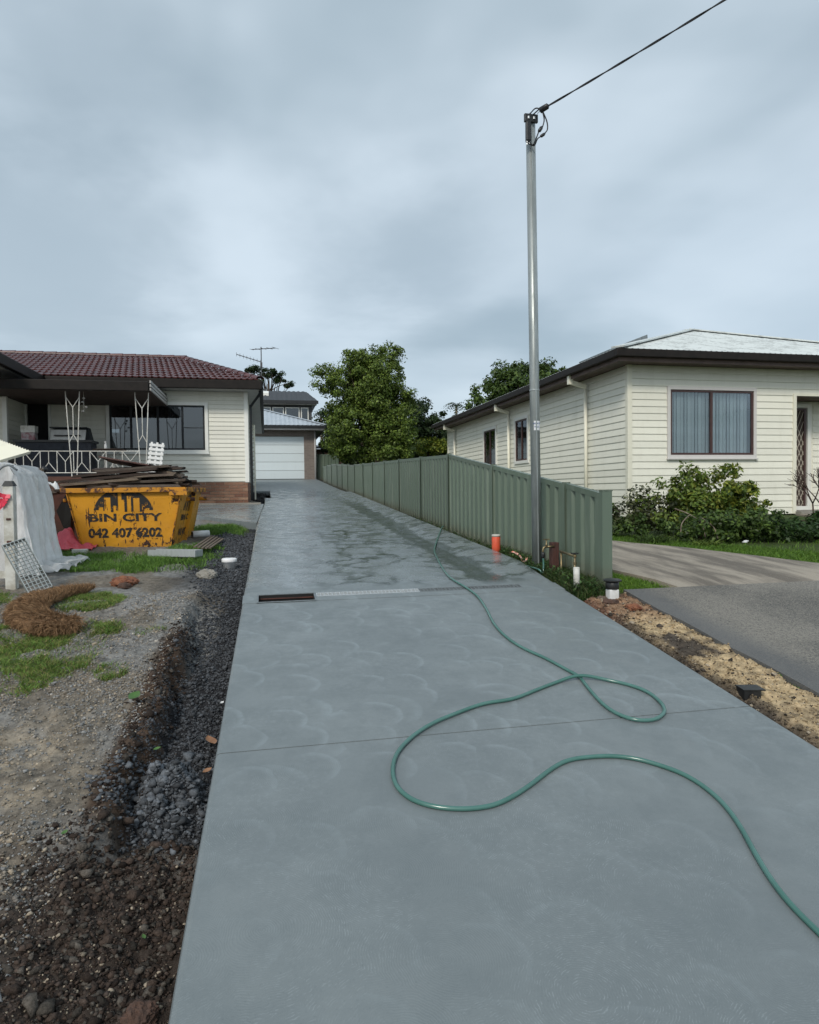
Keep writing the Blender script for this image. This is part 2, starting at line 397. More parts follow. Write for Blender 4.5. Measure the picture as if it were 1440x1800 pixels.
def skip_paint():
    m, t = newmat('skip_yellow')
    v = t.n('ShaderNodeTexCoord').outputs['Object']
    f1 = t.noise(v, 3.5, 8, .72)
    f2 = t.noise(t.n('ShaderNodeMapping', {'Vector': v, 'Scale': (7, 7, 1.4)}).outputs[0], 2.2, 6, .7)
    dirt = t.ramp(t.noise(v, 1.6, 5, .6), .35, .8)
    chips = t.math('MAXIMUM', t.ramp(f1, .575, .60), t.ramp(f2, .60, .63))
    sp = t.n('ShaderNodeSeparateXYZ', {0: v})
    low = t.math('MULTIPLY', t.math('SUBTRACT', 1.0, t.ramp(sp.outputs[2], .0, .25)), t.ramp(f1, .35, .6))
    c = t.mix(t.math('MULTIPLY', dirt, .6), c4((.70, .32, .012)), c4((.42, .175, .014)))
    c = t.mix(t.math('MULTIPLY', low, .5), c, c4((.25, .13, .03)))
    rust = t.mix(t.ramp(t.noise(v, 25, 4, .6), .4, .6), c4((.085, .030, .014)), c4((.022, .014, .012)))
    c = t.mix(chips, c, rust)
    bp = t.n('ShaderNodeBump', {'Height': t.math('ADD', f1, t.math('MULTIPLY', t.noise(v, 2.5, 2, .5), 2.0)), 'Strength': .5, 'Distance': .03})
    b = t.n('ShaderNodeBsdfPrincipled', {'Base Color': c, 'Roughness': t.ramp(chips, 0, 1, .5, .85), 'Normal': bp.outputs[0]})
    finish(t, b.outputs[0])
    m, t = newmat('skip_rim')
    v = t.n('ShaderNodeTexCoord').outputs['Object']
    f = t.ramp(t.noise(v, 7, 7, .7), .47, .55)
    c = t.mix(f, c4((.55, .235, .015)), c4((.075, .03, .018)))
    b = t.n('ShaderNodeBsdfPrincipled', {'Base Color': c, 'Roughness': .7})
    finish(t, b.outputs[0])
    m, t = newmat('stencil_black')
    v = t.n('ShaderNodeTexCoord').outputs['Object']
    f = t.math('MULTIPLY', t.ramp(t.noise(v, 11, 6, .75), .55, .60), .9)
    c = t.mix(f, c4((.016, .016, .016)), c4((.35, .16, .012)))
    b = t.n('ShaderNodeBsdfPrincipled', {'Base Color': c, 'Roughness': .6})
    finish(t, b.outputs[0])
skip_paint()

def tiles_mat():
    m, t = newmat('roof_tile')
    pos = t.n('ShaderNodeNewGeometry').outputs['Position']
    oi = t.n('ShaderNodeObjectInfo').outputs['Random']
    c = t.mix(oi, c4((.060, .017, .018)), c4((.100, .028, .026)))
    c = t.mix(t.ramp(t.noise(pos, 9, 5, .7), .52, .75), c, c4((.055, .022, .022)))
    b = t.n('ShaderNodeBsdfPrincipled', {'Base Color': c, 'Roughness': .42})
    finish(t, b.outputs[0])
    m, t = newmat('roof_white')
    pos = t.n('ShaderNodeNewGeometry').outputs['Position']
    st = t.n('ShaderNodeMapping', {'Vector': pos, 'Scale': (1, 1, 1)}).outputs[0]
    f = t.ramp(t.noise(st, 2.6, 8, .75), .46, .62)
    c = t.mix(t.math('MULTIPLY', f, .75), c4((.62, .66, .65)), c4((.34, .36, .35)))
    b = t.n('ShaderNodeBsdfPrincipled', {'Base Color': c, 'Roughness': .5})
    finish(t, b.outputs[0])
    m, t = newmat('garage_brick')
    pos = t.n('ShaderNodeNewGeometry').outputs['Position']
    sp = t.n('ShaderNodeSeparateXYZ', {0: pos})
    v = t.n('ShaderNodeCombineXYZ', {0: t.math('ADD', sp.outputs[0], sp.outputs[1]), 1: sp.outputs[2], 2: 0.0}).outputs[0]
    br = t.n('ShaderNodeTexBrick', {'Vector': v, 'Color1': c4((.205, .172, .15)), 'Color2': c4((.165, .138, .122)), 'Mortar': c4((.24, .21, .19)), 'Scale': 1.0, 'Mortar Size': .006, 'Brick Width': .24, 'Row Height': .086})
    b = t.n('ShaderNodeBsdfPrincipled', {'Base Color': br.outputs[0], 'Roughness': .85})
    finish(t, b.outputs[0])
tiles_mat()

def glass(name, tint, refl=.30):
    m, t = newmat(name)
    fr = t.n('ShaderNodeLayerWeight', {'Blend': .35}).outputs['Fresnel']
    gl = t.n('ShaderNodeBsdfGlossy', {'Color': (.9, .95, 1, 1), 'Roughness': .02})
    tr = t.n('ShaderNodeBsdfTransparent', {'Color': c4(tint)})
    f = t.math('ADD', t.math('MULTIPLY', fr, .6), refl * .3, clamp=True)
    finish(t, t.n('ShaderNodeMixShader', {0: f, 1: tr.outputs[0], 2: gl.outputs[0]}).outputs[0])
glass('window_glass', (.85, .9, .92), .12)
glass('dark_glass', (.4, .43, .45), .25)

def sheet_plastic():
    m, t = newmat('plastic_sheet')
    v = t.n('ShaderNodeTexCoord').outputs['Object']
    st = t.n('ShaderNodeMapping', {'Vector': v, 'Scale': (1, 1, .35)}).outputs[0]
    nz = t.noise(st, 16, 5, .65)
    bp = t.n('ShaderNodeBump', {'Height': nz, 'Strength': .6, 'Distance': .03})
    d = t.n('ShaderNodeBsdfPrincipled', {'Base Color': (.90, .91, .91, 1), 'Roughness': .28, 'Normal': bp.outputs[0]})
    tl = t.n('ShaderNodeBsdfTranslucent', {'Color': (.93, .94, .94, 1), 'Normal': bp.outputs[0]})
    tp = t.n('ShaderNodeBsdfTransparent', {'Color': (.97, .97, .97, 1)})
    a = t.n('ShaderNodeMixShader', {0: .35, 1: d.outputs[0], 2: tl.outputs[0]}).outputs[0]
    finish(t, t.n('ShaderNodeMixShader', {0: t.ramp(nz, .35, .65, .06, .22), 1: a, 2: tp.outputs[0]}).outputs[0])
sheet_plastic()
def hose_mat():
    m, t = newmat('hose_green')
    v = t.n('ShaderNodeNewGeometry').outputs['Position']
    c = t.mix(t.ramp(t.noise(v, 6, 3, .5), .35, .65), c4((.045, .140, .115)), c4((.065, .170, .145)))
    b = t.n('ShaderNodeBsdfPrincipled', {'Base Color': c, 'Roughness': .22, 'Specular IOR Level': .8})
    finish(t, b.outputs[0])
hose_mat()

# ------------------------------------------------------------------ mesh helpers
class MB:
    def __init__(s):
        s.v = []; s.f = []
    def add(s, vs, fs):
        o = len(s.v)
        s.v += [tuple(p) for p in vs]
        s.f += [tuple(i + o for i in f) for f in fs]
        return s
    def box(s, x0, y0, z0, x1, y1, z1):
        return s.add([(x0, y0, z0), (x1, y0, z0), (x1, y1, z0), (x0, y1, z0), (x0, y0, z1), (x1, y0, z1), (x1, y1, z1), (x0, y1, z1)],
                     [(0, 3, 2, 1), (4, 5, 6, 7), (0, 1, 5, 4), (1, 2, 6, 5), (2, 3, 7, 6), (3, 0, 4, 7)])
    def bar(s, a, b, wx, wz, up=(0, 0, 1)):
        a, b, up = Vector(a), Vector(b), Vector(up)
        d = (b - a).normalized()
        sd = d.cross(up)
        if sd.length < 1e-4:
            sd = d.cross(Vector((1, 0, 0)))
        sd.normalize()
        u = sd.cross(d)
        vs = []
        for p in (a, b):
            for i, j in ((-1, -1), (1, -1), (1, 1), (-1, 1)):
                vs.append(p + sd * i * wx / 2 + u * j * wz / 2)
        return s.add(vs, [(0, 1, 2, 3), (7, 6, 5, 4), (0, 4, 5, 1), (1, 5, 6, 2), (2, 6, 7, 3), (3, 7, 4, 0)])
    def tube(s, pts, r, n=8, cap=True):
        pts = [Vector(p) for p in pts]
        rr = r if hasattr(r, '__len__') else [r] * len(pts)
        ref = None; vs = []
        for i, p in enumerate(pts):
            d = (pts[min(i + 1, len(pts) - 1)] - pts[max(i - 1, 0)]).normalized()
            if ref is None:
                ref = d.cross(Vector((0, 0, 1)))
                if ref.length < .05:
                    ref = d.cross(Vector((1, 0, 0)))
            ref = (ref - d * ref.dot(d)).normalized()
            q = d.cross(ref)
            for k in range(n):
                a = 2 * math.pi * k / n
                vs.append(p + (ref * math.cos(a) + q * math.sin(a)) * rr[i])
        fs = []
        for i in range(len(pts) - 1):
            for k in range(n):
                fs.append((i * n + k, i * n + (k + 1) % n, (i + 1) * n + (k + 1) % n, (i + 1) * n + k))
        if cap:
            fs.append(tuple(range(n - 1, -1, -1)))
            fs.append(tuple((len(pts) - 1) * n + k for k in range(n)))
        return s.add(vs, fs)
    def lathe(s, c, prof, n=16):
        vs = []; fs = []
        for r, z in prof:
            for k in range(n):
                a = 2 * math.pi * k / n
                vs.append((c[0] + r * math.cos(a), c[1] + r * math.sin(a), c[2] + z))
        for i in range(len(prof) - 1):
            for k in range(n):
                fs.append((i * n + k, i * n + (k + 1) % n, (i + 1) * n + (k + 1) % n, (i + 1) * n + k))
        fs.append(tuple(range(n - 1, -1, -1)))
        fs.append(tuple((len(prof) - 1) * n + k for k in range(n)))
        return s.add(vs, fs)
    def hull8(s, q0, q1):
        """two quads joined into a solid (q0 bottom, q1 top, same winding ccw from above)"""
        return s.add(list(q0) + list(q1), [(3, 2, 1, 0), (4, 5, 6, 7), (0, 1, 5, 4), (1, 2, 6, 5), (2, 3, 7, 6), (3, 0, 4, 7)])
    def build(s, name, mat, parent=None, smooth=False, **kw):
        me = bpy.data.meshes.new(name)
        me.from_pydata(s.v, [], s.f)
        return link(name, me, mat, parent, smooth, **kw)

def link(name, me, mat, parent=None, smooth=False, label=None, cat=None, group=None, kind=None, bevel=0):
    if mat and not me.materials:
        me.materials.append(MATS[mat])
    if smooth:
        me.polygons.foreach_set('use_smooth', np.ones(len(me.polygons), bool))
    ob = bpy.data.objects.new(name, me)
    COL.objects.link(ob)
    if parent:
        ob.parent = parent
    tag(ob, label, cat, group, kind)
    if bevel:
        b = ob.modifiers.new('bevel', 'BEVEL')
        b.width = bevel; b.segments = 2; b.limit_method = 'ANGLE'
    return ob
def tag(o, label=None, cat=None, group=None, kind=None):
    for k, v in (('label', label), ('category', cat), ('group', group), ('kind', kind)):
        if v:
            o[k] = v
    return o
def thing(name, label, cat, loc=(0, 0, 0), rz=0, group=None):
    o = bpy.data.objects.new(name, None)
    COL.objects.link(o)
    o.location = loc
    o.rotation_euler = (0, 0, rz)
    o.empty_display_size = .1
    return tag(o, label, cat, group)
def npmesh(name, V, Fq, col=None):
    """V (n,3), Fq (m,k) faces of k corners, col (n,3) per-vertex colour"""
    me = bpy.data.meshes.new(name)
    V = np.ascontiguousarray(V, np.float32); Fq = np.ascontiguousarray(Fq, np.int32)
    m, k = Fq.shape
    me.vertices.add(len(V)); me.vertices.foreach_set('co', V.ravel())
    me.loops.add(m * k); me.loops.foreach_set('vertex_index', Fq.ravel())
    me.polygons.add(m); me.polygons.foreach_set('loop_start', np.arange(0, m * k, k, dtype=np.int32))
    try:
        me.polygons.foreach_set('loop_total', np.full(m, k, np.int32))
    except Exception:
        pass
    me.update(calc_edges=True)
    if col is not None:
        a = me.color_attributes.new('Col', 'FLOAT_COLOR', 'POINT')
        a.data.foreach_set('color', np.ascontiguousarray(np.c_[col, np.ones(len(col))], np.float32).ravel())
    return me
def inst(src, name, parent, loc, rot=None, scale=None, mesh=None):
    o = bpy.data.objects.new(name, mesh or src)
    COL.objects.link(o)
    o.parent = parent
    o.location = loc
    if rot: o.rotation_euler = rot
    if scale: o.scale = scale
    return o
def mesh_of(mb, mat):
    me = bpy.data.meshes.new('m')
    me.from_pydata(mb.v, [], mb.f)
    me.materials.append(MATS[mat])
    return me
def catmull(P, n=6):
    P = [np.array(p, float) for p in P]
    P = [2 * P[0] - P[1]] + P + [2 * P[-1] - P[-2]]
    out = []
    for i in range(1, len(P) - 2):
        for k in range(n):
            t = k / n
            a, b, c, d = P[i - 1], P[i], P[i + 1], P[i + 2]
            out.append(.5 * (2 * b + (c - a) * t + (2 * a - 5 * b + 4 * c - d) * t * t + (3 * b - a - 3 * c + d) * t ** 3))
    out.append(P[-2])
    return out

# ------------------------------------------------------------------ terrain
def prof(y):
    y = np.asarray(y, float)
    return np.where(y < 6.05, .135 * np.maximum(y, -6), .81675 + .055 * (np.minimum(y, 38) - 6.05))
def xl(y):
    return np.interp(y, [1.9, 3.3, 5.8, 8.2, 12, 14, 17.7], [-.29, -.26, -.21, -.19, -.17, -.14, -.04])
XRT = 2.70
def gz(x, y):
    x = np.asarray(x, float); y = np.asarray(y, float)
    P = prof(y)
    d = xl(y) - x
    n1 = fbm(x, y, 2.2, 3, 1) - .5
    n2 = fbm(x, y, 14, 3, 5) - .5
    a = -.03 - .18 * (1 - ss(.33, .45, d + n1 * .18 + n2 * .07))
    b = -.035 - .15 * (1 - ss(.03, .80, d + n1 * .2))
    near = ss(2.7, 2.98, y)
    left = a * near + b * (1 - near)
    far = ss(5.4, 7.0, y)
    left = left * (1 - far) + (-.07 - .06 * (1 - ss(.1, .5, d))) * far
    left = left + .15 * np.exp(-((x + .47) / .15) ** 2 - ((y - 3.22) / .20) ** 2) * (1 + 1.6 * n2)
    left = left + .05 * np.exp(-((x + .46) / .12) ** 2) * ss(3.3, 3.6, y) * (1 - ss(4.4, 5.2, y)) * (.6 + n2)
    left = left + .05 * np.exp(-((x + .62) / .08) ** 2) * ss(4.6, 4.8, y) * (1 - ss(5.0, 5.3, y))
    left = left + .045 * n1 + .06 * n2 * (1 - far * .5) + .03 * (fbm(x, y, 45, 2, 77) - .5) * (1 - ss(.35, .8, d))
    z = np.where(d > 0, left, np.where(x > -.12, -.75, -.17))
    right = -.05 + .02 * n1
    strip = -.032 - .06 * (1 - ss(.02, .14, x - XRT)) + .07 * n2 + .03 * n1
    right = np.where((x < 3.25) & (y < 5.7), strip, right)
    right = np.where((x >= 3.25) & (y < 5.75) & (x < 9), -.07, right)
    right = np.where((x >= 3.6) & (x < 9) & (y >= 5.75), -.07, right)
    z = np.where(x > XRT - .02, right, z)
    fa = ss(28, 40, np.abs(x)) 
    return P + z * (1 - fa * .5)
GRASS = [(-1.72, 4.80, .58, .62), (-1.32, 4.95, .24, .50), (-1.50, 6.25, .26, .36), (-1.75, 8.95, .95, .52), (-1.0, 8.75, .45, .40),
         (-.78, 12.0, .62, .85), (-2.55, 6.2, .35, .8), (-3.1, 8.9, 1.1, .7), (-2.9, 11.5, 1.0, 1.2), (-.98, 4.52, .09, .13), (-.86, 5.25, .12, .12), (-1.2, 8.2, .55, .35), (-2.0, 8.3, .5, .35), (-1.35, 5.35, .30, .22), (-2.2, 5.2, .45, .45), (-1.0, 9.6, .35, .5)]
def gmask(x, y):
    x = np.asarray(x, float); y = np.asarray(y, float)
    n = (fbm(x, y, 5, 4, 9) - .5) * 1.1
    m = np.zeros(np.broadcast(x, y).shape)
    for cx, cy, rx, ry in GRASS:
        q = 1 - np.sqrt(((x - cx) / rx) ** 2 + ((y - cy) / ry) ** 2)
        m = np.maximum(m, ss(-.12, .18, q + n * .62))
    return m * (.12 + .88 * ss(.40, .54, fbm(x, y, 4.5, 3, 61)))
CFX = [5.72, 6.52, 7.26, 8.07, 8.87, 10, 27]
CFV = [6.6, 6.19, 5.88, 5.49, 4.92, 4.7, 4.9]
def conc_r(y): return np.interp(y, CFX, CFV)
def conc_l(y): return np.interp(y, [5.72, 6.57, 8, 27], [3.85, 3.66, 3.6, 3.6])
def zonecol(x, y):
    x = np.asarray(x, float); y = np.asarray(y, float)
    n = fbm(x, y, 2.5, 4, 21); n2 = fbm(x, y, 9, 3, 31)
    d = xl(y) - x
    C = lambda r, g, b: np.array([r, g, b])
    L = lambda a, b, t: a * (1 - t[..., None]) + b * t[..., None]
    brown, dark, grey, tan, mud = C(.056, .043, .035), C(.024, .025, .028), C(.195, .192, .182), C(.30, .25, .185), C(.165, .145, .118)
    lgrey = C(.24, .235, .225)
    base = np.broadcast_to(mud, x.shape + (3,)).copy()
    base = L(base, np.broadcast_to(grey, base.shape), ss(.42, .58, n))
    base = L(base, np.broadcast_to(tan, base.shape), ss(.45, .62, n2) * ss(.45, .9, d) * (1 - ss(3.6, 4.2, y)) * .8)
    # pale gravel streak towards the drain
    q = np.abs((y - 5.95) - (x + 1.2) * 1.6) + .25 * (n - .5)
    base = L(base, np.broadcast_to(lgrey, base.shape), (1 - ss(.15, .45, q)) * ss(-1.35, -1.1, x) * ss(.25, .45, d) * .9)
    soil = (1 - ss(2.75, 3.0, y + (n - .5) * .3)) * (1 - ss(.45, .95, d + (n2 - .5) * .5))
    base = L(base, np.broadcast_to(brown, base.shape), soil)
    base = L(base, np.broadcast_to(brown * .75, base.shape), (1 - ss(2.2, 3.1, y)) * (1 - ss(.1, .4, d)) * .7)
    blk = (1 - ss(.30, .42, d + (n2 - .5) * .12 + .16 * ss(4.4, 5.2, y))) * ss(2.85, 3.0, y)
    blk = np.maximum(blk, (1 - ss(.5, 1.0, d + (n - .5) * .5)) * ss(5.8, 7.5, y) * .85 * (1 - ss(12, 13, y)))
    base = L(base, np.broadcast_to(dark, base.shape), blk)
    scarp = ss(.28, .36, d + (n2 - .5) * .1) * (1 - ss(.47, .55, d)) * ss(2.85, 3.0, y) * (1 - ss(5.0, 5.4, y))
    base = L(base, np.broadcast_to(C(.062, .040, .027), base.shape), scarp * .95)
    g = gmask(x, y)
    base = L(base, np.broadcast_to(C(.075, .085, .032), base.shape), g * .85)
    # right-hand side
    rs = x > XRT - .02
    sand, rdark, rred = C(.46, .35, .21), C(.075, .062, .05), C(.20, .10, .065)
    t = ss(.40, .56, n * .6 + n2 * .4) * ss(.06, .2, x - XRT)
    st = L(np.broadcast_to(rdark, base.shape).copy(), np.broadcast_to(sand, base.shape), t)
    st = L(st, np.broadcast_to(rred, base.shape), ss(4.75, 5.2, y) * .7)
    lawn = np.broadcast_to(C(.050, .075, .022), base.shape)
    rr = np.where(((x < 3.26) & (y < 5.66))[..., None], st, lawn)
    rr = np.where(((x < 3.06) & (y >= 5.66))[..., None], np.broadcast_to(C(.038, .036, .026), base.shape), rr)
    base = np.where(rs[..., None], rr, base)
    # neat dark fill beside the left house and under the slabs
    base = np.where(((np.abs(x) > 20) | (y > 40))[..., None], np.broadcast_to(C(.05, .065, .03), base.shape), base)
    return base
def lines(*segs):
    out = []
    for a, b, s in segs:
        out += list(np.arange(a, b - 1e-6, s))
    return np.array(out)
gx = lines((-900, -100, 100), (-100, -20, 10), (-20, -4, 1.0), (-4, -2.8, .12), (-2.8, -.9, .03), (-.9, -.18, .018), (-.18, -.10, .07), (-.11, 2.64, .45), (2.64, 3.30, .03), (3.30, 7, .37), (7, 20, 1.3), (20, 100, 10), (100, 901, 100))
gy = lines((-600, -40, 70), (-40, -2, 3), (-2, 1.4, .3), (1.4, 5.5, .022), (5.5, 9, .035), (9, 13, .1), (13, 40, .9), (40, 100, 10), (100, 1501, 100))
GX, GY = np.meshgrid(gx, gy)
GZ = gz(GX, GY)
nx_, ny_ = len(gx), len(gy)
idx = np.arange(nx_ * ny_).reshape(ny_, nx_)
Fg = np.stack([idx[:-1, :-1], idx[:-1, 1:], idx[1:, 1:], idx[1:, :-1]], -1).reshape(-1, 4)
me = npmesh('ground', np.stack([GX, GY, GZ], -1).reshape(-1, 3), Fg, zonecol(GX, GY).reshape(-1, 3))
link('ground', me, 'ground_mix', smooth=True, kind='structure')

# ------------------------------------------------------------------ driveway: bays of trowelled concrete split by joints
drive = bpy.data.objects.new('driveway', None)
COL.objects.link(drive)
tag(drive, kind='structure')
def kerb(y):
    return .075 * ss(6.0, 6.9, y) * (1 - ss(21.8, 22.6, y))
def bay(y0, y1, x_a=None, x_b=XRT, pit=None):
    ys = np.linspace(y0, y1, max(3, int((y1 - y0) / .35)))
    rows = []
    for i, y in enumerate(ys):
        a = float(x_a) if x_a is not None else float(xl(y))
        k = float(kerb(y)); e = .008 if 0 < i < len(ys) - 1 else .0
        p = float(prof(y))
        lip = -.004 if i in (0, len(ys) - 1) else 0
        pts = [(a, p - .15), (a, p - .022), (a + .007, p - .006 + lip), (a + .022, p + lip)]
        for s in (.25, .5, .75):
            pts.append((a + (2.1 - a) * s, p + lip))
        pts += [(2.10, p + lip), (2.22, p + k * .12 + lip), (2.40, p + k * .6 + lip), (x_b - .02, p + k + lip), (x_b - .006, p + k - .007), (x_b, p + k - .022), (x_b, p - .15)]
        rows.append([(q[0], y, q[1]) for q in pts])
    n = len(rows[0])
    V = [p for r in rows for p in r]
    F = []
    for i in range(len(rows) - 1):
        for j in range(n - 1):
            F.append((i * n + j, i * n + j + 1, (i + 1) * n + j + 1, (i + 1) * n + j))
        F.append((i * n + n - 1, i * n, (i + 1) * n, (i + 1) * n + n - 1))
    F.append(tuple(range(n - 1, -1, -1)))
    F.append(tuple((len(rows) - 1) * n + j for j in range(n)))
    mb = MB(); mb.v = V; mb.f = F
    o = mb.build('slab', 'drive_concrete', drive)
    return o
PIT = (-.08, .40, 5.77, 5.985)       # x0 x1 y0 y1 of the open pit
GR = (.42, 2.33, 5.885, 5.985)       # slotted channel drain
bay(-3.0, 3.318)
bay(3.327, 5.765)
for a, b in ((6.0, 8.55), (8.555, 12.0), (12.005, 14.2), (14.205, 17.3)):
    bay(a, b)
bay(17.305, 20.0)
bay(20.0, 24.0, .13)
bay(24.0, 36.0, -.9, 2.66)
# pieces of slab round the pit and channel (they fill the row 5.765..6.0)
def flat_piece(x0, x1, y0, y1):
    p = lambda x, y: (x, y, float(prof(y)))
    q = lambda x, y: (x, y, float(prof(y)) - .15)
    MB().hull8([q(x0, y0), q(x1, y0), q(x1, y1), q(x0, y1)], [p(x0, y0), p(x1, y0), p(x1, y1), p(x0, y1)]).build('slab', 'drive_concrete', drive)
flat_piece(-.21, PIT[0], 5.765, 6.0)
flat_piece(PIT[0], PIT[1], PIT[3], 6.0)
flat_piece(PIT[1], GR[0], 5.765, 6.0)
flat_piece(GR[0], XRT, 5.765, GR[2])
flat_piece(GR[0], GR[1], GR[3], 6.0)
flat_piece(GR[1], XRT, GR[2], 6.0)
# diagonal saw cut from the drain to the edge
pz = lambda x, y: float(prof(y))

# open pit
pit = thing('drain_pit', 'open rectangular drain pit without its lid at the driveway left edge', 'drain', (PIT[0], PIT[2], float(prof(5.77))))
w_, l_ = PIT[1] - PIT[0], PIT[3] - PIT[2]
def pbox(m, a, b, c, d, z0, z1):
    m.hull8([(a, b, b * .135 + z0), (c, b, b * .135 + z0), (c, d, d * .135 + z0), (a, d, d * .135 + z0)], [(a, b, b * .135 + z1), (c, b, b * .135 + z1), (c, d, d * .135 + z1), (a, d, d * .135 + z1)])
m = MB()
for q in ((-.012, -.012, w_ + .012, .003), (-.012, l_ - .003, w_ + .012, l_ + .012), (-.012, .003, .003, l_ - .003), (w_ - .003, .003, w_ + .012, l_ - .003)):
    pbox(m, *q, .0005, .005)
m.build('frame', 'galv_dull', pit)
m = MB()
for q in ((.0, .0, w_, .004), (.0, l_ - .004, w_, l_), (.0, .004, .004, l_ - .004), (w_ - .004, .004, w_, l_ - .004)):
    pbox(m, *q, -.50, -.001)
m.build('pit_wall', 'room_dark', pit)  # near-black wall colour stands in for the shade inside the pit
m = MB(); pbox(m, .004, .004, w_ - .004, l_ - .004, -.50, -.48)
m.build('pit_floor', 'timber_dark', pit)
m = MB(); pbox(m, .004, l_ - .012, w_ - .004, l_ - .0045, -.034, -.026)
m.build('seat_ledge', 'rust_plate', pit)
# channel grates
def grate(x0, x1, mat, label):
    y0, y1 = GR[2], GR[3]
    z = float(prof(y0))
    g = thing('channel_grate', label, 'drain grate', (x0, y0, z), group='grates of the channel drain')
    W, D = x1 - x0 - .003, y1 - y0
    f = MB()
    for a, b in ((0, .008), (D - .008, D)):
        f.hull8([(0, a, -.03), (W, a, -.03), (W, b, -.03), (0, b, -.03)], [(0, a, a * .135 + .003), (W, a, a * .135 + .003), (W, b, b * .135 + .003), (0, b, b * .135 + .003)])
    f.build('frame', mat, g)
    bm = MB().hull8([(0, .008, -.024), (.006, .008, -.024), (.006, D - .008, -.024), (0, D - .008, -.024)],
                    [(0, .008, .001), (.006, .008, .001), (.006, D - .008, D * .135), (0, D - .008, D * .135)])
    me = mesh_of(bm, mat)
    n = int(W / .034)
    for i in range(n + 1):
        inst(me, 'bar', g, ((W - .006) * i / n, 0, 0))
    MB().box(0, .0, -.14, W, D, -.12).build('channel_bed', 'timber_dark', g)
    for k in (.33, .67):
        MB().hull8([(.006, D * k - .003, -.02), (W - .006, D * k - .003, -.02), (W - .006, D * k + .003, -.02), (.006, D * k + .003, -.02)],
                   [(.006, D * k - .003, D * k * .135 - .002), (W - .006, D * k - .003, D * k * .135 - .002), (W - .006, D * k + .003, D * k * .135 - .002), (.006, D * k + .003, D * k * .135 - .002)]).build('rod', mat, g)
grate(GR[0], 1.35, 'galv_bright', 'bright clean galvanised grate next to the open drain pit')
grate(1.353, GR[1], 'galv_dull', 'dull dirty grate at the right end of the channel drain')

# ------------------------------------------------------------------ left path, house kerb, neighbour's drive
m = MB()
def slabpoly(poly, top, thick):
    n = len(poly)
    V = [(x, y, top(x, y) - thick) for x, y in poly] + [(x, y, top(x, y)) for x, y in poly]
    F = [tuple(range(n - 1, -1, -1)), tuple(range(n, 2 * n))] + [(i, (i + 1) % n, n + (i + 1) % n, n + i) for i in range(n)]
    mb = MB(); mb.v = V; mb.f = F
    return mb
tp = lambda x, y: float(prof(y)) - .004
o = slabpoly([(-.175, 12.55), (-.055, 17.55), (-3.6, 17.55), (-3.6, 15.9), (-1.25, 14.15)][::1], tp, .16).build('path', 'drive_concrete')
tag(o, kind='structure')
o = slabpoly([(-.13, 17.56), (-.13, 17.88), (-4.2, 17.88), (-4.2, 17.56)], lambda x, y: float(prof(17.6)) + .03, .2).build('kerb', 'old_concrete')
tag(o, kind='structure')
def strip(name, ys, fa, fb, off, mat, th=.05):
    V = []; F = []
    for i, y in enumerate(ys):
        a, b, z = float(fa(y)), float(fb(y)), float(prof(y)) + off
        V += [(a, y, z - th), (a, y, z), ((a + b) / 2, y, z), (b, y, z), (b, y, z - th)]
        if i:
            for j in range(4):
                F.append(((i - 1) * 5 + j, (i - 1) * 5 + j + 1, i * 5 + j + 1, i * 5 + j))
    F += [(4, 3, 2, 1, 0), tuple((len(ys) - 1) * 5 + j for j in range(5))]
    mb = MB(); mb.v = V; mb.f = F
    return tag(mb.build(name, mat), kind='structure')
strip('neighbour_asphalt_drive', np.linspace(-3, 5.71, 30), lambda y: 3.25 + .012 * math.sin(y * 7), lambda y: 8.6, -.012, 'old_asphalt')
strip('neighbour_concrete_drive', np.linspace(5.722, 26, 70), conc_l, conc_r, -.016, 'neighbour_concrete')
strip('garden_path', np.linspace(5.722, 12.2, 12), lambda y: 11.0, lambda y: 12.6, -.016, 'neighbour_concrete')

# ------------------------------------------------------------------ loose stones, clods, grass
ICO_V = None
def ico():
    p = (1 + 5 ** .5) / 2
    v = np.array([(-1, p, 0), (1, p, 0), (-1, -p, 0), (1, -p, 0), (0, -1, p), (0, 1, p), (0, -1, -p), (0, 1, -p), (p, 0, -1), (p, 0, 1), (-p, 0, -1), (-p, 0, 1)], float)
    v /= np.linalg.norm(v[0])
    f = np.array([(0, 11, 5), (0, 5, 1), (0, 1, 7), (0, 7, 10), (0, 10, 11), (1, 5, 9), (5, 11, 4), (11, 10, 2), (10, 7, 6), (7, 1, 8), (3, 9, 4), (3, 4, 2), (3, 2, 6), (3, 6, 8), (3, 8, 9), (4, 9, 5), (2, 4, 11), (6, 2, 10), (8, 6, 7), (9, 8, 1)])
    return v, f
IV, IF = ico()
def rot3(n):
    q = RNG.normal(size=(n, 4)); q /= np.linalg.norm(q, axis=1)[:, None]
    a, b, c, d = q.T
    return np.stack([np.stack([1 - 2 * (c * c + d * d), 2 * (b * c - a * d), 2 * (b * d + a * c)], -1),
                     np.stack([2 * (b * c + a * d), 1 - 2 * (b * b + d * d), 2 * (c * d - a * b)], -1),
                     np.stack([2 * (b * d - a * c), 2 * (c * d + a * b), 1 - 2 * (b * b + c * c)], -1)], 1)
def scatter_stones(name, x, y, size, col, mat='stone_mix', sink=.25, flat=.75, rough=.25, label=None):
    n = len(x)
    v = IV[None] * (1 + rough * RNG.normal(size=(n, 12, 1)))
    s = size[:, None] * RNG.uniform(.6, 1.2, (n, 3))
    v = np.einsum('nij,nkj->nki', rot3(n), v * s[:, None, :])
    v[..., 2] *= flat
    z = gz(x, y) + size * (flat - sink) * .6
    v += np.stack([x, y, z], -1)[:, None, :]
    F = (IF[None] + (np.arange(n) * 12)[:, None, None]).reshape(-1, 3)
    C = np.repeat(col, 12, axis=0)
    me = npmesh(name, v.reshape(-1, 3), F, C)
    return link(name, me, mat, kind='stuff')
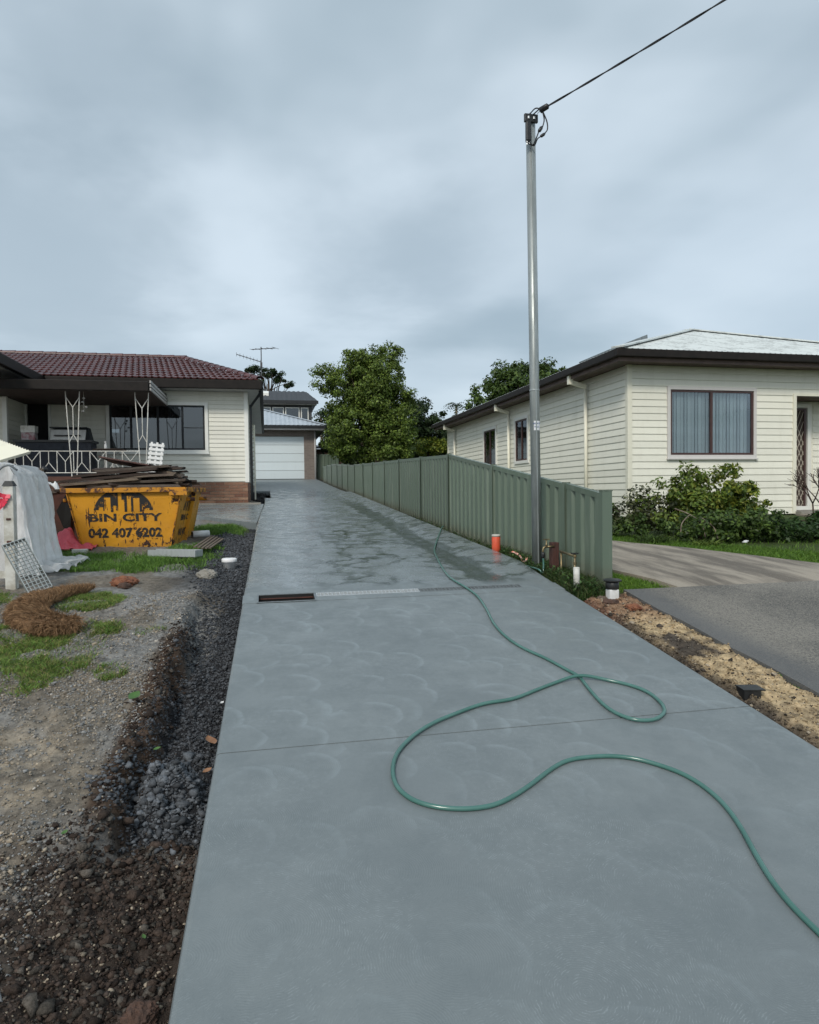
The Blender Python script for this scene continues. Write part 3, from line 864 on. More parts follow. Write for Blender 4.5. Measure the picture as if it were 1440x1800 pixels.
def area_pts(n, x0, x1, y0, y1, w):
    out_x, out_y = [], []
    tot = 0
    while tot < n:
        x = RNG.uniform(x0, x1, 40000); y = RNG.uniform(y0, y1, 40000)
        k = RNG.random(40000) < w(x, y)
        out_x.append(x[k]); out_y.append(y[k]); tot += k.sum()
    return np.concatenate(out_x)[:n], np.concatenate(out_y)[:n]
def yardw(x, y):
    d = xl(y) - x
    w = ss(.01, .05, d) * (1 - .93 * gmask(x, y))
    w = w * np.where(y < 2.9, .55 + .9 * ss(.4, .9, d), 1.0)
    w = w * (.35 + 1.3 * ss(.35, .6, fbm(x, y, 3, 3, 41)))
    return np.clip(w * (3.0 / np.maximum(y, 1.6)) ** 1.2, 0, 1)
x, y = area_pts(46000, -2.3, -.2, 1.5, 6.6, yardw)
d = xl(y) - x
base = zonecol(x, y)
pick = RNG.random((len(x), 1))
grey = np.array([.20, .20, .195]); tanc = np.array([.36, .30, .225]); pale = np.array([.50, .46, .41]); dk = np.array([.05, .053, .058])
c = base * 1.25
dkz = ((d < .42) & (y > 2.9))[:, None]
c = np.where(pick < .45, 1.25 * grey * RNG.uniform(.5, 1.15, (len(x), 1)), c)
c = np.where((pick > .78) & ~dkz, tanc * RNG.uniform(.5, 1.15, (len(x), 1)), c)
c = np.where((pick > .975) & ~dkz & (y > 2.7)[:, None], pale * RNG.uniform(.6, 1, (len(x), 1)), c)
c = np.where(dkz & (pick < .8), dk * RNG.uniform(.5, 1.7, (len(x), 1)), c)
c = np.where(((y < 2.9) & (d < .5))[:, None] & (pick < .72), np.array([.062, .045, .036]) * RNG.uniform(.5, 1.5, (len(x), 1)), c)
sz = RNG.gamma(2.2, .0012, len(x)) + .0022 + .0006 * np.maximum(y - 3, 0)
scatter_stones('gravel', x, y, sz, c)
# dark basalt gravel beside the slab
x, y = area_pts(17000, -1.2, -.2, 2.95, 12.0, lambda x, y: (1 - ss(.28, .45 + .35 * ss(6, 8, y), xl(y) - x)) * ss(.01, .04, xl(y) - x) * np.where(y > 6, .32, 1))
scatter_stones('basalt_gravel', x, y, RNG.gamma(2.2, .0017, len(x)) + .003 + .007 * ss(5, 9, y), np.array([.052, .056, .062]) * RNG.uniform(.35, 1.9, (len(x), 1)))
# crumbly pile
x = RNG.normal(-.49, .115, 4200); y = RNG.normal(3.24, .12, 4200)
scatter_stones('basalt_heap', x, y, RNG.gamma(1.6, .0030, 4200) + .003, np.array([.085, .093, .103]) * RNG.uniform(.35, 1.8, (4200, 1)), sink=.0, rough=.35)
# soil clods
x, y = area_pts(16000, -1.3, -.24, 1.5, 5.4, lambda x, y: np.where(y < 2.95, 1 - ss(.25, .8, xl(y) - x), np.exp(-((xl(y) - x - .40) / .09) ** 2) * .5) * ss(.03, .06, xl(y) - x))
scatter_stones('soil_clods', x, y, RNG.gamma(.9, .0034, len(x)) + .0018, np.where(RNG.random((len(x), 1)) < .3, np.array([.085, .075, .064]), np.array([.056, .041, .033])) * RNG.uniform(.35, 1.6, (len(x), 1)), 'soil_mix', rough=.38)
# right-hand verge: clods and chips on the sand
x, y = area_pts(11000, 2.71, 3.26, 1.8, 5.65, lambda x, y: .3 + .7 * (1 - ss(.05, .2, x - XRT)))
c = zonecol(x, y) * RNG.uniform(.55, 1.35, (len(x), 1))
pk = RNG.random((len(x), 1))
c = np.where(pk < .22, np.array([.07, .058, .048]) * RNG.uniform(.5, 1.4, (len(x), 1)), c)
c = np.where(pk > .93, np.array([.40, .34, .26]), c)
scatter_stones('verge_clods', x, y, RNG.gamma(1.1, .0024, len(x)) + .0018, c, 'soil_mix', rough=.38)
x, y = area_pts(350, -.42, .11, 20.1, 23.8, lambda x, y: 1 + 0 * x)
scatter_stones('fill_clods', x, y, RNG.gamma(2.0, .014, len(x)) + .015, np.array([.03, .03, .03]) * RNG.uniform(.5, 2, (len(x), 1)), 'soil_mix')

def grass(name, x, y, hmin, hmax, wid, cols, lean=.6, zf=None):
    n = len(x)
    z = (zf or gz)(x, y)
    h = RNG.uniform(hmin, hmax, n); a = RNG.uniform(0, 2 * np.pi, n); b = RNG.uniform(0, 2 * np.pi, n)
    dx, dy = np.cos(a), np.sin(a); lx, ly = np.cos(b) * lean * h, np.sin(b) * lean * h
    wd = wid * RNG.uniform(.6, 1.3, n)
    P = lambda t, wq: np.stack([x + lx * t * t + dx * wq, y + ly * t * t + dy * wq, z - .005 + h * t * (1 - .25 * t * lean)], -1)
    V = np.stack([P(0, -wd), P(0, wd), P(.55, wd * .8), P(.55, -wd * .8), P(1, 0 * wd)], 1)
    q = np.arange(n)[:, None] * 5
    F = np.concatenate([q + np.array([[0, 1, 2]]), q + np.array([[0, 2, 3]]), q + np.array([[3, 2, 4]])])
    k = RNG.integers(0, len(cols), n)
    C = np.array(cols)[k] * RNG.uniform(.6, 1.3, (n, 1))
    me = npmesh(name, V.reshape(-1, 3), F, np.repeat(C, 5, axis=0))
    return link(name, me, 'grass_blade', kind='stuff')
GC = [(.13, .23, .042), (.16, .27, .05), (.10, .19, .035), (.22, .27, .065), (.28, .25, .10)]
GC2 = [(.10, .20, .034), (.125, .24, .04), (.15, .27, .045), (.08, .16, .03)]
x, y = area_pts(42000, -3.2, -.2, 4.0, 7.4, lambda x, y: gmask(x, y) * ss(.15, .3, xl(y) - x))
grass('yard_grass', x, y, .015, .055, .0022, GC, .9)
x, y = area_pts(40000, -4.0, -.2, 7.4, 13.5, lambda x, y: gmask(x, y) * ss(.12, .3, xl(y) - x))
grass('rear_yard_grass', x, y, .03, .10, .0035, GC2, .7)
x, y = area_pts(11000, 2.73, 3.10, 5.55, 14, lambda x, y: np.where(y < 8.4, 1.0, np.where(y < 13, .12, 0)))
grass('fence_weeds', x, y, .04, .19, .0045, [(.03, .07, .016), (.045, .095, .02), (.03, .06, .018), (.09, .10, .04)], .8)
x, y = area_pts(9000, 3.03, 3.9, 5.73, 8.0, lambda x, y: (x < conc_l(y)) * 1.0)
grass('verge_lawn', x, y, .03, .07, .003, [(.11, .215, .025), (.14, .25, .03), (.09, .18, .022)], .6)
x, y = area_pts(26000, 4.6, 10.9, 5.75, 10.2, lambda x, y: (x > conc_r(y) - .02) * (1 - ss(1.0, 1.6, x - conc_r(y) + (y - 7) * .25)) + .03 * (x > conc_r(y)))
grass('front_lawn', x, y, .03, .09, .0045, [(.10, .20, .025), (.13, .23, .03), (.08, .165, .02)], .6)
x, y = area_pts(500, 3.24, 3.5, 3.55, 3.72, lambda x, y: 1 + 0 * x)
grass('asphalt_tuft', x, y, .015, .05, .003, GC2, .9)

# ------------------------------------------------------------------ green ribbed steel fence
fence = thing('steel_fence', 'long green ribbed steel fence running along the right side of the driveway', 'fence', (2.9, 10, 1.0))
fence.location = (0, 0, 0)
FP = [(5.80, 3.13, 1.662), (6.55, 3.10, 1.766), (8.48, 2.975, 2.037), (10.48, 2.92, 2.297), (12.40, 2.903, 2.355), (14.40, 2.887, 2.413), (16.17, 2.872, 2.460),
      (17.93, 2.857, 2.506), (19.65, 2.843, 2.560), (21.50, 2.834, 2.616), (23.27, 2.827, 2.70), (24.95, 2.820, 2.79), (26.69, 2.813, 2.87), (28.91, 2.804, 2.97), (31.0, 2.80, 3.02), (33.2, 2.80, 3.05)]
def rib_panel(a, b, za0, za1, zb0, zb1):
    """trapezoid-ribbed sheet from plan point a to b, facing -X"""
    a, b = np.array(a), np.array(b)
    L = np.linalg.norm(b - a); u = (b - a) / L
    nrm = np.array([-u[1], u[0]])
    pts = []; s = 0
    pat = [(.0, 0), (.022, .03), (.125, .03), (.147, 0), (.190, 0)]
    while s < L:
        for q, dd in pat[:-1]:
            if s + q < L:
                pts.append((s + q, dd))
        s += .190
    pts.append((L, 0))
    V = []; F = []
    for i, (q, dd) in enumerate(pts):
        p = a + u * q + nrm * dd
        t = q / L
        V += [(p[0], p[1], za0 + (zb0 - za0) * t), (p[0], p[1], za1 + (zb1 - za1) * t)]
        if i:
            F.append((2 * i - 2, 2 * i, 2 * i + 1, 2 * i - 1))
    mb = MB(); mb.v = V; mb.f = F
    return mb
for i, (y0, x0, z0) in enumerate(FP):
    b0 = float(prof(y0)) - .04
    wpost = .035 if i else .05
    zt_ = z0 + (.015 if i else .02)
    if i == 0:
        MB().box(x0 - wpost, y0 - .03, b0 - .25, x0 + wpost, y0 + .03, zt_).build('post', 'fence_green', fence)
    else:      # open channel section that the sheets slide into
        MB().box(x0 - .052, y0 - .030, b0 - .25, x0 - .049, y0 + .030, zt_).box(x0 + .014, y0 - .030, b0 - .25, x0 + .017, y0 + .030, zt_).box(x0 - .049, y0 + .010, b0 - .25, x0 + .014, y0 + .013, zt_).build('post', 'fence_green', fence)
    if i == 0:
        MB().box(x0 - .054, y0 - .034, z0 + .0205, x0 + .054, y0 + .034, z0 + .03).build('post_cap', 'fence_green', fence)
    if i + 1 < len(FP):
        y1, x1, z1 = FP[i + 1]
        zt0, zt1 = z0, z1
        if i >= 9:            # stepped bays at the far end
            zt0, zt1 = z1 - .10, z1 - .02
        ya, yb = y0 + .034, y1 - .034
        rib_panel((x0 - .004, y0 + .014), (x1 - .004, y1 + .004), b0 + .05, zt0 - .02, float(prof(y1)) + .01, zt1 - .02).build('infill_sheet', 'fence_green', fence)
        MB().hull8([(x0 - .036, ya, zt0 - .055), (x0 + .022, ya, zt0 - .055), (x1 + .022, yb, zt1 - .055), (x1 - .036, yb, zt1 - .055)],
                   [(x0 - .036, ya, zt0), (x0 + .022, ya, zt0), (x1 + .022, yb, zt1), (x1 - .036, yb, zt1)]).build('top_rail', 'fence_green', fence)
        c1 = float(prof(y1)) - .04
        MB().hull8([(x0 - .038, ya, b0), (x0 + .022, ya, b0), (x1 + .022, yb, c1), (x1 - .038, yb, c1)],
                   [(x0 - .038, ya, b0 + .06), (x0 + .022, ya, b0 + .06), (x1 + .022, yb, c1 + .06), (x1 - .038, yb, c1 + .06)]).build('bottom_rail', 'fence_green', fence)
# cross fence at the back
bf = thing('steel_fence', 'short dark green fence beside the garage at the end of the driveway', 'fence')
rib_panel((3.9, 36.4), (2.72, 36.4), 2.4, 3.75, 2.4, 3.75).build('infill_sheet', 'fence_green', bf)
MB().box(2.70, 36.36, 3.752, 3.9, 36.42, 3.80).build('top_rail', 'fence_green', bf)
MB().box(2.66, 36.34, 2.3, 2.698, 36.44, 3.82).build('post', 'fence_green', bf)

# ------------------------------------------------------------------ private power pole
PX, PY = 2.86, 6.80
PZ = float(gz(PX, PY))
pole = thing('power_pole', 'tall galvanised steel power pole standing beside the green fence', 'pole', (PX, PY, PZ))
H = 5.66 - PZ
m = MB()
n = 20
prf = []
for k in range(n):        # octagon-ish folded tube with a seam
    a = 2 * math.pi * k / n
    prf.append((.052 * math.cos(a), .052 * math.sin(a)))
V = [(x_, y_, -.3) for x_, y_ in prf] + [(x_ * .96 - .045, y_ * .96, H) for x_, y_ in prf]
F = [(i, (i + 1) % n, n + (i + 1) % n, n + i) for i in range(n)] + [tuple(range(n - 1, -1, -1)), tuple(range(n, 2 * n))]
m.v, m.f = V, F
m.build('shaft', 'galv_pole', pole, True)
top = lambda z: -.045 * (z + .3) / (H + .3)
MB().bar((-.008, -.0515, .0), (-.008 + top(H), -.0495, H - .02), .014, .012, (1, 0, 0)).build('seam', 'galv_pole', pole)
for zz in (1.95,):
    MB().lathe((top(zz), 0, zz), [(.0535, 0), (.0545, .004), (.0545, .014), (.0535, .018)], 20).build('weld_band', 'galv_pole', pole, True)
st = MB()
for k in range(9):
    a0 = R(-125 + 10 * k)
    st.v += [(.0535 * math.cos(a0) + top(1.6), .0535 * math.sin(a0), 1.53), (.0535 * math.cos(a0) + top(1.6), .0535 * math.sin(a0), 1.63)]
    if k:
        st.f.append((2 * k - 2, 2 * k, 2 * k + 1, 2 * k - 1))
sk = st.build('sticker', 'sticker', pole, label='small white printed sticker')
# head: cross block, fuse and clamps
MB().box(-.143, -.085, H - .10, .007, -.053, H - .015).build('terminal_block', 'black_plastic', pole, bevel=.006)
for xx in (-.100, -.040):
    MB().lathe((xx, -.086, H - .06), [(.012, -.012), (.012, .012)], 10).build('bolt', 'galv_bright', pole)
MB().box(-.130, -.100, H - .30, -.078, -.056, H - .101).build('fuse_holder', 'black_plastic', pole, bevel=.008)
MB().lathe((-.118, -.08, H - .34), [(.009, 0), (.009, .038)], 8).build('fuse_terminal', 'galv_bright', pole)
MB().lathe((-.092, -.08, H - .34), [(.009, 0), (.009, .038)], 8).build('fuse_terminal', 'galv_bright', pole)
# overhead service line with its clamp and tails
WA = np.array((2.872, 6.62, 5.645)); WB = np.array((3.947, 5.20, 5.905))
line = thing('overhead_cable', 'black overhead service cable running from the pole top to the upper right', 'cable', tuple(WA))
dirw = WB - WA
pts = []
for t in np.linspace(0, 6, 40):
    p = dirw * t
    p[2] += .030 * (t * t - t)
    pts.append(tuple(p))
for s, ph in ((0, 0), (1, math.pi)):
    tw = []
    for i, t in enumerate(np.linspace(0, 6, 300)):
        p = dirw * t; p[2] += .030 * (t * t - t)
        a = t * 17 + ph
        p = p + np.array((0, .0055 * math.cos(a), .0055 * math.sin(a)))
        tw.append(tuple(p))
    MB().tube(tw, .0062, 6).build('conductor', 'rubber_black', line, True)
u = dirw / np.linalg.norm(dirw)
MB().tube([tuple(u * q) for q in (-.03, -.02, .06, .075)], [.012, .032, .03, .012], 10).build('strain_clamp', 'black_plastic', line, True)
hd = np.array((PX + top(H), PY - .07, PZ + H)) - WA
MB().tube([tuple(u * -.02), tuple(hd + np.array((.05, 0, .0)))], .004, 6).build('anchor_link', 'galv_bright', line)
def tail(pl, r=.0065, name='tail'):
    MB().tube(catmull([np.array(p) for p in pl], 7), r, 6).build(name, 'rubber_black', line, True)
hz = hd[2]
tail([(0, 0, -.005), (-.06, .03, .02), (hd[0] - .03, hd[1], .01 ), (hd[0] - .075, hd[1], -.02), (hd[0] - .08, hd[1] - .01, hz - .05)])
tail([(-.03, .02, .005), (hd[0] + .0, hd[1], .0), (hd[0] - .03, hd[1] - .01, hz - .03)])
tail([(0, 0, -.01), (.02, 0, -.10), (.005, 0, -.17), (-.015, 0, -.21)])
tail([(.0, 0, -.01), (.05, 0, -.12), (.055, 0, -.20), (.02, 0, -.25)])
MB().tube([(-.005, 0, -.175), (-.012, 0, -.19), (-.035, 0, -.225), (-.045, 0, -.235)], [.008, .018, .018, .008], 8).build('connector', 'black_plastic', line, True)
MB().tube([(.03, 0, -.24), (.015, 0, -.255), (-.012, 0, -.275), (-.025, 0, -.28)], [.008, .016, .016, .008], 8).build('connector', 'black_plastic', line, True)
tail([(-.04, 0, -.23), (-.07, -.01, -.30), (hd[0] - .01, hd[1] - .02, -.325), (hd[0] - .06, hd[1] - .02, -.29), (hd[0] - .07, hd[1] - .01, hz - .31)])
tail([(-.02, 0, -.28), (-.06, -.01, -.315), (hd[0] + .0, hd[1] - .03, -.335), (hd[0] - .05, hd[1] - .02, -.32), (hd[0] - .085, hd[1] - .01, hz - .31)])

# ------------------------------------------------------------------ weatherboards
def board_mesh(p, mat, proud=.015):
    prf = [(0, .0), (-proud, .0), (-proud - .002, .012), (-proud + .004, p * .5), (-proud * .30, p - .009), (0, p - .009)]
    n = len(prf)
    V = [(0, a, b) for a, b in prf] + [(1, a, b) for a, b in prf]
    F = [tuple(range(n)), tuple(range(2 * n - 1, n - 1, -1))] + [(i, n + i, n + (i + 1) % n, (i + 1) % n) for i in range(n)]
    mb = MB(); mb.v = V; mb.f = F
    return mesh_of(mb, mat)
def boards(parent, axis, fixed, a, b, z0, n, pitch, mat, holes=(), z1=None):
    me = board_mesh(pitch, mat)
    for k in range(n):
        z = z0 + k * pitch
        segs = [(a, b)]
        for (h0, h1, lo, hi) in holes:
            if z + pitch * .5 > lo and z + pitch * .5 < hi:
                new = []
                for s0, s1 in segs:
                    if h0 > s0: new.append((s0, min(h0, s1)))
                    if h1 < s1: new.append((max(h1, s0), s1))
                segs = [q for q in new if q[1] - q[0] > .02]
        for s0, s1 in segs:
            if axis == 'x':
                inst(me, 'weatherboard', parent, (s0, fixed, z), None, (s1 - s0, 1, 1))
            else:
                inst(me, 'weatherboard', parent, (fixed, s1, z), (0, 0, -math.pi / 2), (s1 - s0, 1, 1))
def frame_x(x0, x1, z0, z1, w, y0, y1):
    return MB().box(x0, y0, z0, x0 + w, y1, z1).box(x1 - w, y0, z0, x1, y1, z1).box(x0 + w, y0, z0, x1 - w, y1, z0 + w).box(x0 + w, y0, z1 - w, x1 - w, y1, z1)

# ------------------------------------------------------------------ neighbour's cream house (right)
RH = thing('weatherboard_house', 'cream weatherboard house with pale metal roof on the right', 'house')
YR, XR, ZB, ZT = 12.40, 7.20, 1.14, 4.22
XE, YE = 15.4, 26.1
PW = .1403
wall = MB()
wx0, wx1, wz0, wz1 = 8.13, 10.09, 2.40, 3.74
dx0, dx1, dz1 = 11.12, 13.6, 3.66
# front wall with openings (core behind the boards)
t_ = .09
for (a, b, c, d) in ((XR, ZB, wx0, ZT), (wx0, ZB, wx1, wz0), (wx0, wz1, wx1, ZT), (wx1, ZB, dx0, ZT), (dx0, dz1, dx1, ZT), (dx1, ZB, XE, ZT)):
    wall.box(a, YR + .002, b, c, YR + t_, d)
wall.build('front_wall', 'cream_cladding', RH)
sw = MB()
SW = [(17.70, 18.62, 2.57, 3.74), (20.35, 21.52, 2.54, 3.70)]
ys = YR + t_
for (a, b, lo, hi) in SW:
    sw.box(XR + .002, ys, ZB, XR + t_, a, ZT).box(XR + .002, a, ZB, XR + t_, b, lo).box(XR + .002, a, hi, XR + t_, b, ZT)
    ys = b
sw.box(XR + .002, ys, ZB, XR + t_, YE, ZT)
sw.build('side_wall', 'cream_cladding', RH)
MB().box(XR + t_, YE - .1, ZB, XE, YE, ZT).box(XE - .1, YR + t_, ZB, XE, YE - .1, ZT).build('rear_wall', 'cream_cladding', RH)
MB().box(XR + .05, YR + .06, .6, XE - .05, YE - .05, ZB - .004).build('subfloor', 'subfloor', RH)
tr = .068
boards(RH, 'x', YR, XR + .07, XE, ZB, 22, PW, 'cream_cladding', [(wx0 - tr, wx1 + tr, wz0 - tr, wz1 + tr), (dx0 - .06, dx1 + .06, 0, dz1 + .03)])
boards(RH, 'y', XR, YR + .07, YE, ZB, 22, PW, 'cream_cladding', [(a - .09, b + .09, lo - .09, hi + .09) for a, b, lo, hi in SW])
MB().box(XR - .034, YR - .034, ZB, XR + .066, YR + .066, ZT).build('corner_trim', 'cream_trim', RH, bevel=.004)
MB().box(XR - .034, YE - .05, ZB, XR, YE + .03, ZT).build('corner_trim', 'cream_trim', RH)
def window_x(parent, x0, x1, z0, z1, y, sash, glassm, mull=(.47,), trim='white_trim', blinds=None, room=True, tw=.09):
    wn = frame_x(x0 - tw, x1 + tw, z0 - tw, z1 + tw, tw, y - .040, y + .02).build('window', trim, parent)
    MB().box(x0 - tw - .02, y - .07, z0 - tw - .03, x1 + tw + .02, y - .0, z0 - tw - .001).build('sill', trim, wn)
    frame_x(x0, x1, z0, z1, .045, y - .018, y + .03).build('sash_frame', sash, wn)
    xs = [x0 + .045] + [x0 + (x1 - x0) * q for q in mull] + [x1 - .045]
    for q in mull:
        xm = x0 + (x1 - x0) * q
        MB().box(xm - .026, y - .022, z0 + .045, xm + .026, y + .03, z1 - .045).build('mullion', sash, wn)
    for a, b in zip(xs, xs[1:]):
        MB().box(a, y + .002, z0 + .045, b, y + .006, z1 - .045).build('pane', glassm, wn)
    if blinds:
        me = None
        nb = blinds[1]
        sl = MB().box(-.045, -.002, 0, .045, .002, z1 - z0 - .06)
        me = mesh_of(sl, blinds[0])
        for k in range(nb):
            o = inst(me, 'blind_slat', wn, (x0 + .06 + (x1 - x0 - .12) * (k + .5) / nb, y + .10, z0 + .03), (0, 0, R(16 + 11 * math.sin(k * 2.1))))
    if room:
        rm = MB()
        rm.box(x0 - .1, y + 1.6, z0 - .1, x1 + .1, y + 1.62, z1 + .1)
        rm.build('room_back', 'room_dark', wn)
    return wn
window_x(RH, wx0, wx1, wz0, wz1, YR, 'window_brown', 'window_glass', (.49,), 'lilac_trim', ('blind_grey', 22), tw=.065)
for (a, b, lo, hi) in SW:
    wn = MB()
    for (p, q, r_, s_) in ((a - .085, a, lo - .085, hi + .085), (b, b + .085, lo - .085, hi + .085), (a, b, lo - .085, lo), (a, b, hi, hi + .085)):
        wn.box(XR - .045, p, r_, XR + .02, q, s_)
    wn = wn.build('window', 'white_trim', RH)
    fr = MB()
    for (p, q, r_, s_) in ((a, a + .045, lo, hi), (b - .045, b, lo, hi), (a + .045, b - .045, lo, lo + .045), (a + .045, b - .045, hi - .045, hi), ((a + b) / 2 - .03, (a + b) / 2 + .03, lo + .045, hi - .045)):
        fr.box(XR - .02, p, r_, XR + .03, q, s_)
    fr.build('sash_frame', 'window_brown', wn)
    MB().box(XR + .002, a + .045, lo + .045, XR + .006, b - .045, hi - .045).build('pane', 'dark_glass', wn)
    MB().box(XR + .09, (a + b) / 2, lo, XR + .10, b, hi).build('curtain', 'curtain', wn)
    MB().box(XR + 1.0, a - .3, lo - .3, XR + 1.02, b + .3, hi + .3).build('room_back', 'room_dark', wn)
# entry recess with mesh screen door
MB().box(dx0 - .06, YR - .036, ZB, dx0 + .02, YR + .10, dz1 + .05).box(dx0 + .02, YR - .036, dz1, dx1, YR + .10, dz1 + .05).build('porch_trim', 'cream_trim', RH)
YD = YR + .75
MB().box(dx0 - .05, YR + t_, ZB, dx0 + .0, YD, dz1).build('porch_side', 'cream_cladding', RH)
MB().box(dx0, YR + t_, dz1 + .002, dx1, YD, dz1 + .06).build('porch_ceiling', 'soffit_brown', RH)
MB().box(dx0, YR - .2, ZB - .1, dx1, YD, ZB + .05).build('porch_floor', 'old_concrete', RH)
MB().box(dx0, YD + .05, ZB, dx1, YD + .12, dz1).build('porch_back', 'cream_cladding', RH)
boards(RH, 'x', YD + .05, 12.32, dx1, ZB, 18, PW, 'cream_cladding')
dr = thing('screen_door', None, None); dr.parent = RH
DX0, DX1, DZ1 = 11.25, 12.08, 3.50
frame_x(DX0, DX1, ZB + .05, DZ1, .05, YD - .02, YD + .02).build('door_frame', 'window_brown', dr)
frame_x(DX0 - .09, DX1 + .12, ZB + .05, DZ1 + .1, .085, YD - .03, YD + .049).build('door_surround', 'white_trim', dr)
MB().box(DX0 + .05, YD + .012, ZB + .1, DX1 - .05, YD + .016, DZ1 - .05).build('fly_mesh', 'subfloor', dr)
dm = MB()
hh = DZ1 - ZB - .15
for k in range(-14, 15):
    for sgn in (1, -1):
        xa = DX0 + .05 + k * .095
        za, zb = ZB + .1, DZ1 - .05
        run = hh * .42
        p0, p1 = [xa, za], [xa + sgn * run, zb]
        lo, hi = DX0 + .05, DX1 - .05
        # clip
        def at(xc): return za + (xc - xa) / (sgn * run) * (zb - za)
        if sgn > 0:
            if p0[0] < lo: p0 = [lo, at(lo)]
            if p1[0] > hi: p1 = [hi, at(hi)]
        else:
            if p0[0] > hi: p0 = [hi, at(hi)]
            if p1[0] < lo: p1 = [lo, at(lo)]
        if p0[1] >= zb or p1[1] <= za or p0[1] >= p1[1]: continue
        dm.bar((p0[0], YD + sgn * .002, p0[1]), (p1[0], YD + sgn * .002, p1[1]), .012, .004, (0, 1, 0))
dm.build('diamond_grille', 'lattice', dr)
# eaves, gutter, roof
OV = .46
ex0, ey0, ex1, ey1 = XR - OV, YR - OV, XE + OV, YE + OV
zs = ZT + .004
MB().box(ex0 + .04, ey0 + .04, zs, ex1 - .04, ey1 - .04, zs + .02).build('soffit', 'soffit_brown', RH)
def gutter_ring(parent, x0, y0, x1, y1, z0, z1, mat, sides='swen'):
    m = MB()
    if 's' in sides: m.box(x0 - .1, y0 - .1, z0, x1 + .1, y0, z1)
    if 'w' in sides: m.box(x0 - .1, y0, z0, x0, y1, z1)
    if 'e' in sides: m.box(x1, y0, z0, x1 + .1, y1, z1)
    if 'n' in sides: m.box(x0 - .1, y1, z0, x1 + .1, y1 + .1, z1)
    return m.build('gutter', mat, parent, bevel=.012)
MB().box(ex0 - .0, ey0 - .0, zs - .03, ex1, ey0 + .03, zs + .18).box(ex0, ey0 + .03, zs - .03, ex0 + .03, ey1, zs + .18).build('fascia', 'soffit_brown', RH)
gutter_ring(RH, ex0 - .003, ey0 - .003, ex1, ey1, zs + .05, zs + .20, 'gutter_brown')
zg = zs + .205
AX, AY, AZ = 11.30, 16.30, 5.98
BXX, BYY = 11.30, 22.2
def corr_slope(c0, c1, r0, r1, n, amp=.014):
    """corrugated plane: eave edge c0->c1, ridge edge r0->r1 (sheets run up the slope)"""
    c0, c1, r0, r1 = map(Vector, (c0, c1, r0, r1))
    V = []; F = []
    nrm = (c1 - c0).cross(((r0 + r1) / 2) - ((c0 + c1) / 2)).normalized()
    for i in range(n + 1):
        t = i / n
        off = nrm * amp * (1 if i % 2 else -1)
        # keep the corrugation direction square to the eave
        V += [c0.lerp(c1, t) + off, r0.lerp(r1, t) + off]
        if i: F.append((2 * i - 2, 2 * i, 2 * i + 1, 2 * i - 1))
    mb = MB(); mb.v = [tuple(v) for v in V]; mb.f = F
    return mb
def hip_sheet(c0, c1, apex, n, amp=.012):
    """corrugated hip end: ribs square to the eave, cut by the two hips"""
    c0, c1, ap = map(Vector, (c0, c1, apex))
    u = (c1 - c0).normalized(); L = (c1 - c0).length
    s = (ap - c0).dot(u); up = (ap - c0) - u * s
    nrm = u.cross(up).normalized()
    V = []; F = []
    for i in range(n + 1):
        q = L * i / n
        k = q / s if q < s else (L - q) / (L - s)
        b = c0 + u * q + nrm * amp * (1 if i % 2 else -1)
        V += [b, b + up * k]
        if i: F.append((2 * i - 2, 2 * i, 2 * i + 1, 2 * i - 1))
    mb = MB(); mb.v = [tuple(v) for v in V]; mb.f = F
    return mb
q0, q1, q2, q3 = (ex0 - .06, ey0 - .06, zg), (ex1 + .06, ey0 - .06, zg), (ex1 + .06, ey1 + .06, zg), (ex0 - .06, ey1 + .06, zg)
rf = hip_sheet(q0, q1, (AX, AY, AZ), 150).build('roof', 'roof_white', RH)
def trap_sheet(c0, c1, r0, r1, n, amp=.012):
    c0, c1, r0, r1 = map(Vector, (c0, c1, r0, r1))
    u = (c1 - c0).normalized(); L = (c1 - c0).length
    s0 = (r0 - c0).dot(u); s1 = (r1 - c0).dot(u); up = (r0 - c0) - u * s0
    nrm = u.cross(up).normalized()
    V = []; F = []
    for i in range(n + 1):
        q = L * i / n
        k = q / s0 if q < s0 else (1 if q < s1 else (L - q) / (L - s1))
        b = c0 + u * q + nrm * amp * (1 if i % 2 else -1)
        V += [b, b + up * k]
        if i: F.append((2 * i - 2, 2 * i, 2 * i + 1, 2 * i - 1))
    mb = MB(); mb.v = [tuple(v) for v in V]; mb.f = F
    return mb
trap_sheet(q3, q0, (BXX, BYY, AZ), (AX, AY, AZ), 220).build('roof', 'roof_white', RH)
trap_sheet(q1, q2, (AX, AY, AZ), (BXX, BYY, AZ), 220).build('roof', 'roof_white', RH)
hip_sheet(q2, q3, (BXX, BYY, AZ), 150).build('roof', 'roof_white', RH)
for a, b in ((q0, (AX, AY, AZ)), (q1, (AX, AY, AZ)), ((AX, AY, AZ), (BXX, BYY, AZ))):
    MB().bar((a[0], a[1], a[2] + .025), (b[0], b[1], b[2] + .025), .26, .03).build('ridge_cap', 'roof_white', RH)
MB().hull8([(8.05, 14.6, 4.86), (9.0, 14.6, 5.22), (9.0, 16.2, 5.22), (8.05, 16.2, 4.86)], [(8.0, 14.6, 5.02), (8.98, 14.6, 5.40), (8.98, 16.2, 5.40), (8.0, 16.2, 5.02)]).build('roof_panel', 'galv_dull', RH)
for yy in (14.09, 19.04, 24.9):
    dp = MB().tube([(XR - .085, yy, ZB - .15), (XR - .085, yy, ZT - .22)], .04, 10)
    dp = dp.build('downpipe', 'cream_trim', RH, True)
    MB().bar((XR - .085, yy, ZT - .19), (XR - OV + .02, yy, ZT - .09), .08, .09).build('offset', 'cream_trim', dp)
    MB().box(XR - OV - .05, yy - .05, ZT - .14, XR - OV + .05, yy + .05, ZT + .05).build('rainhead', 'cream_trim', dp)

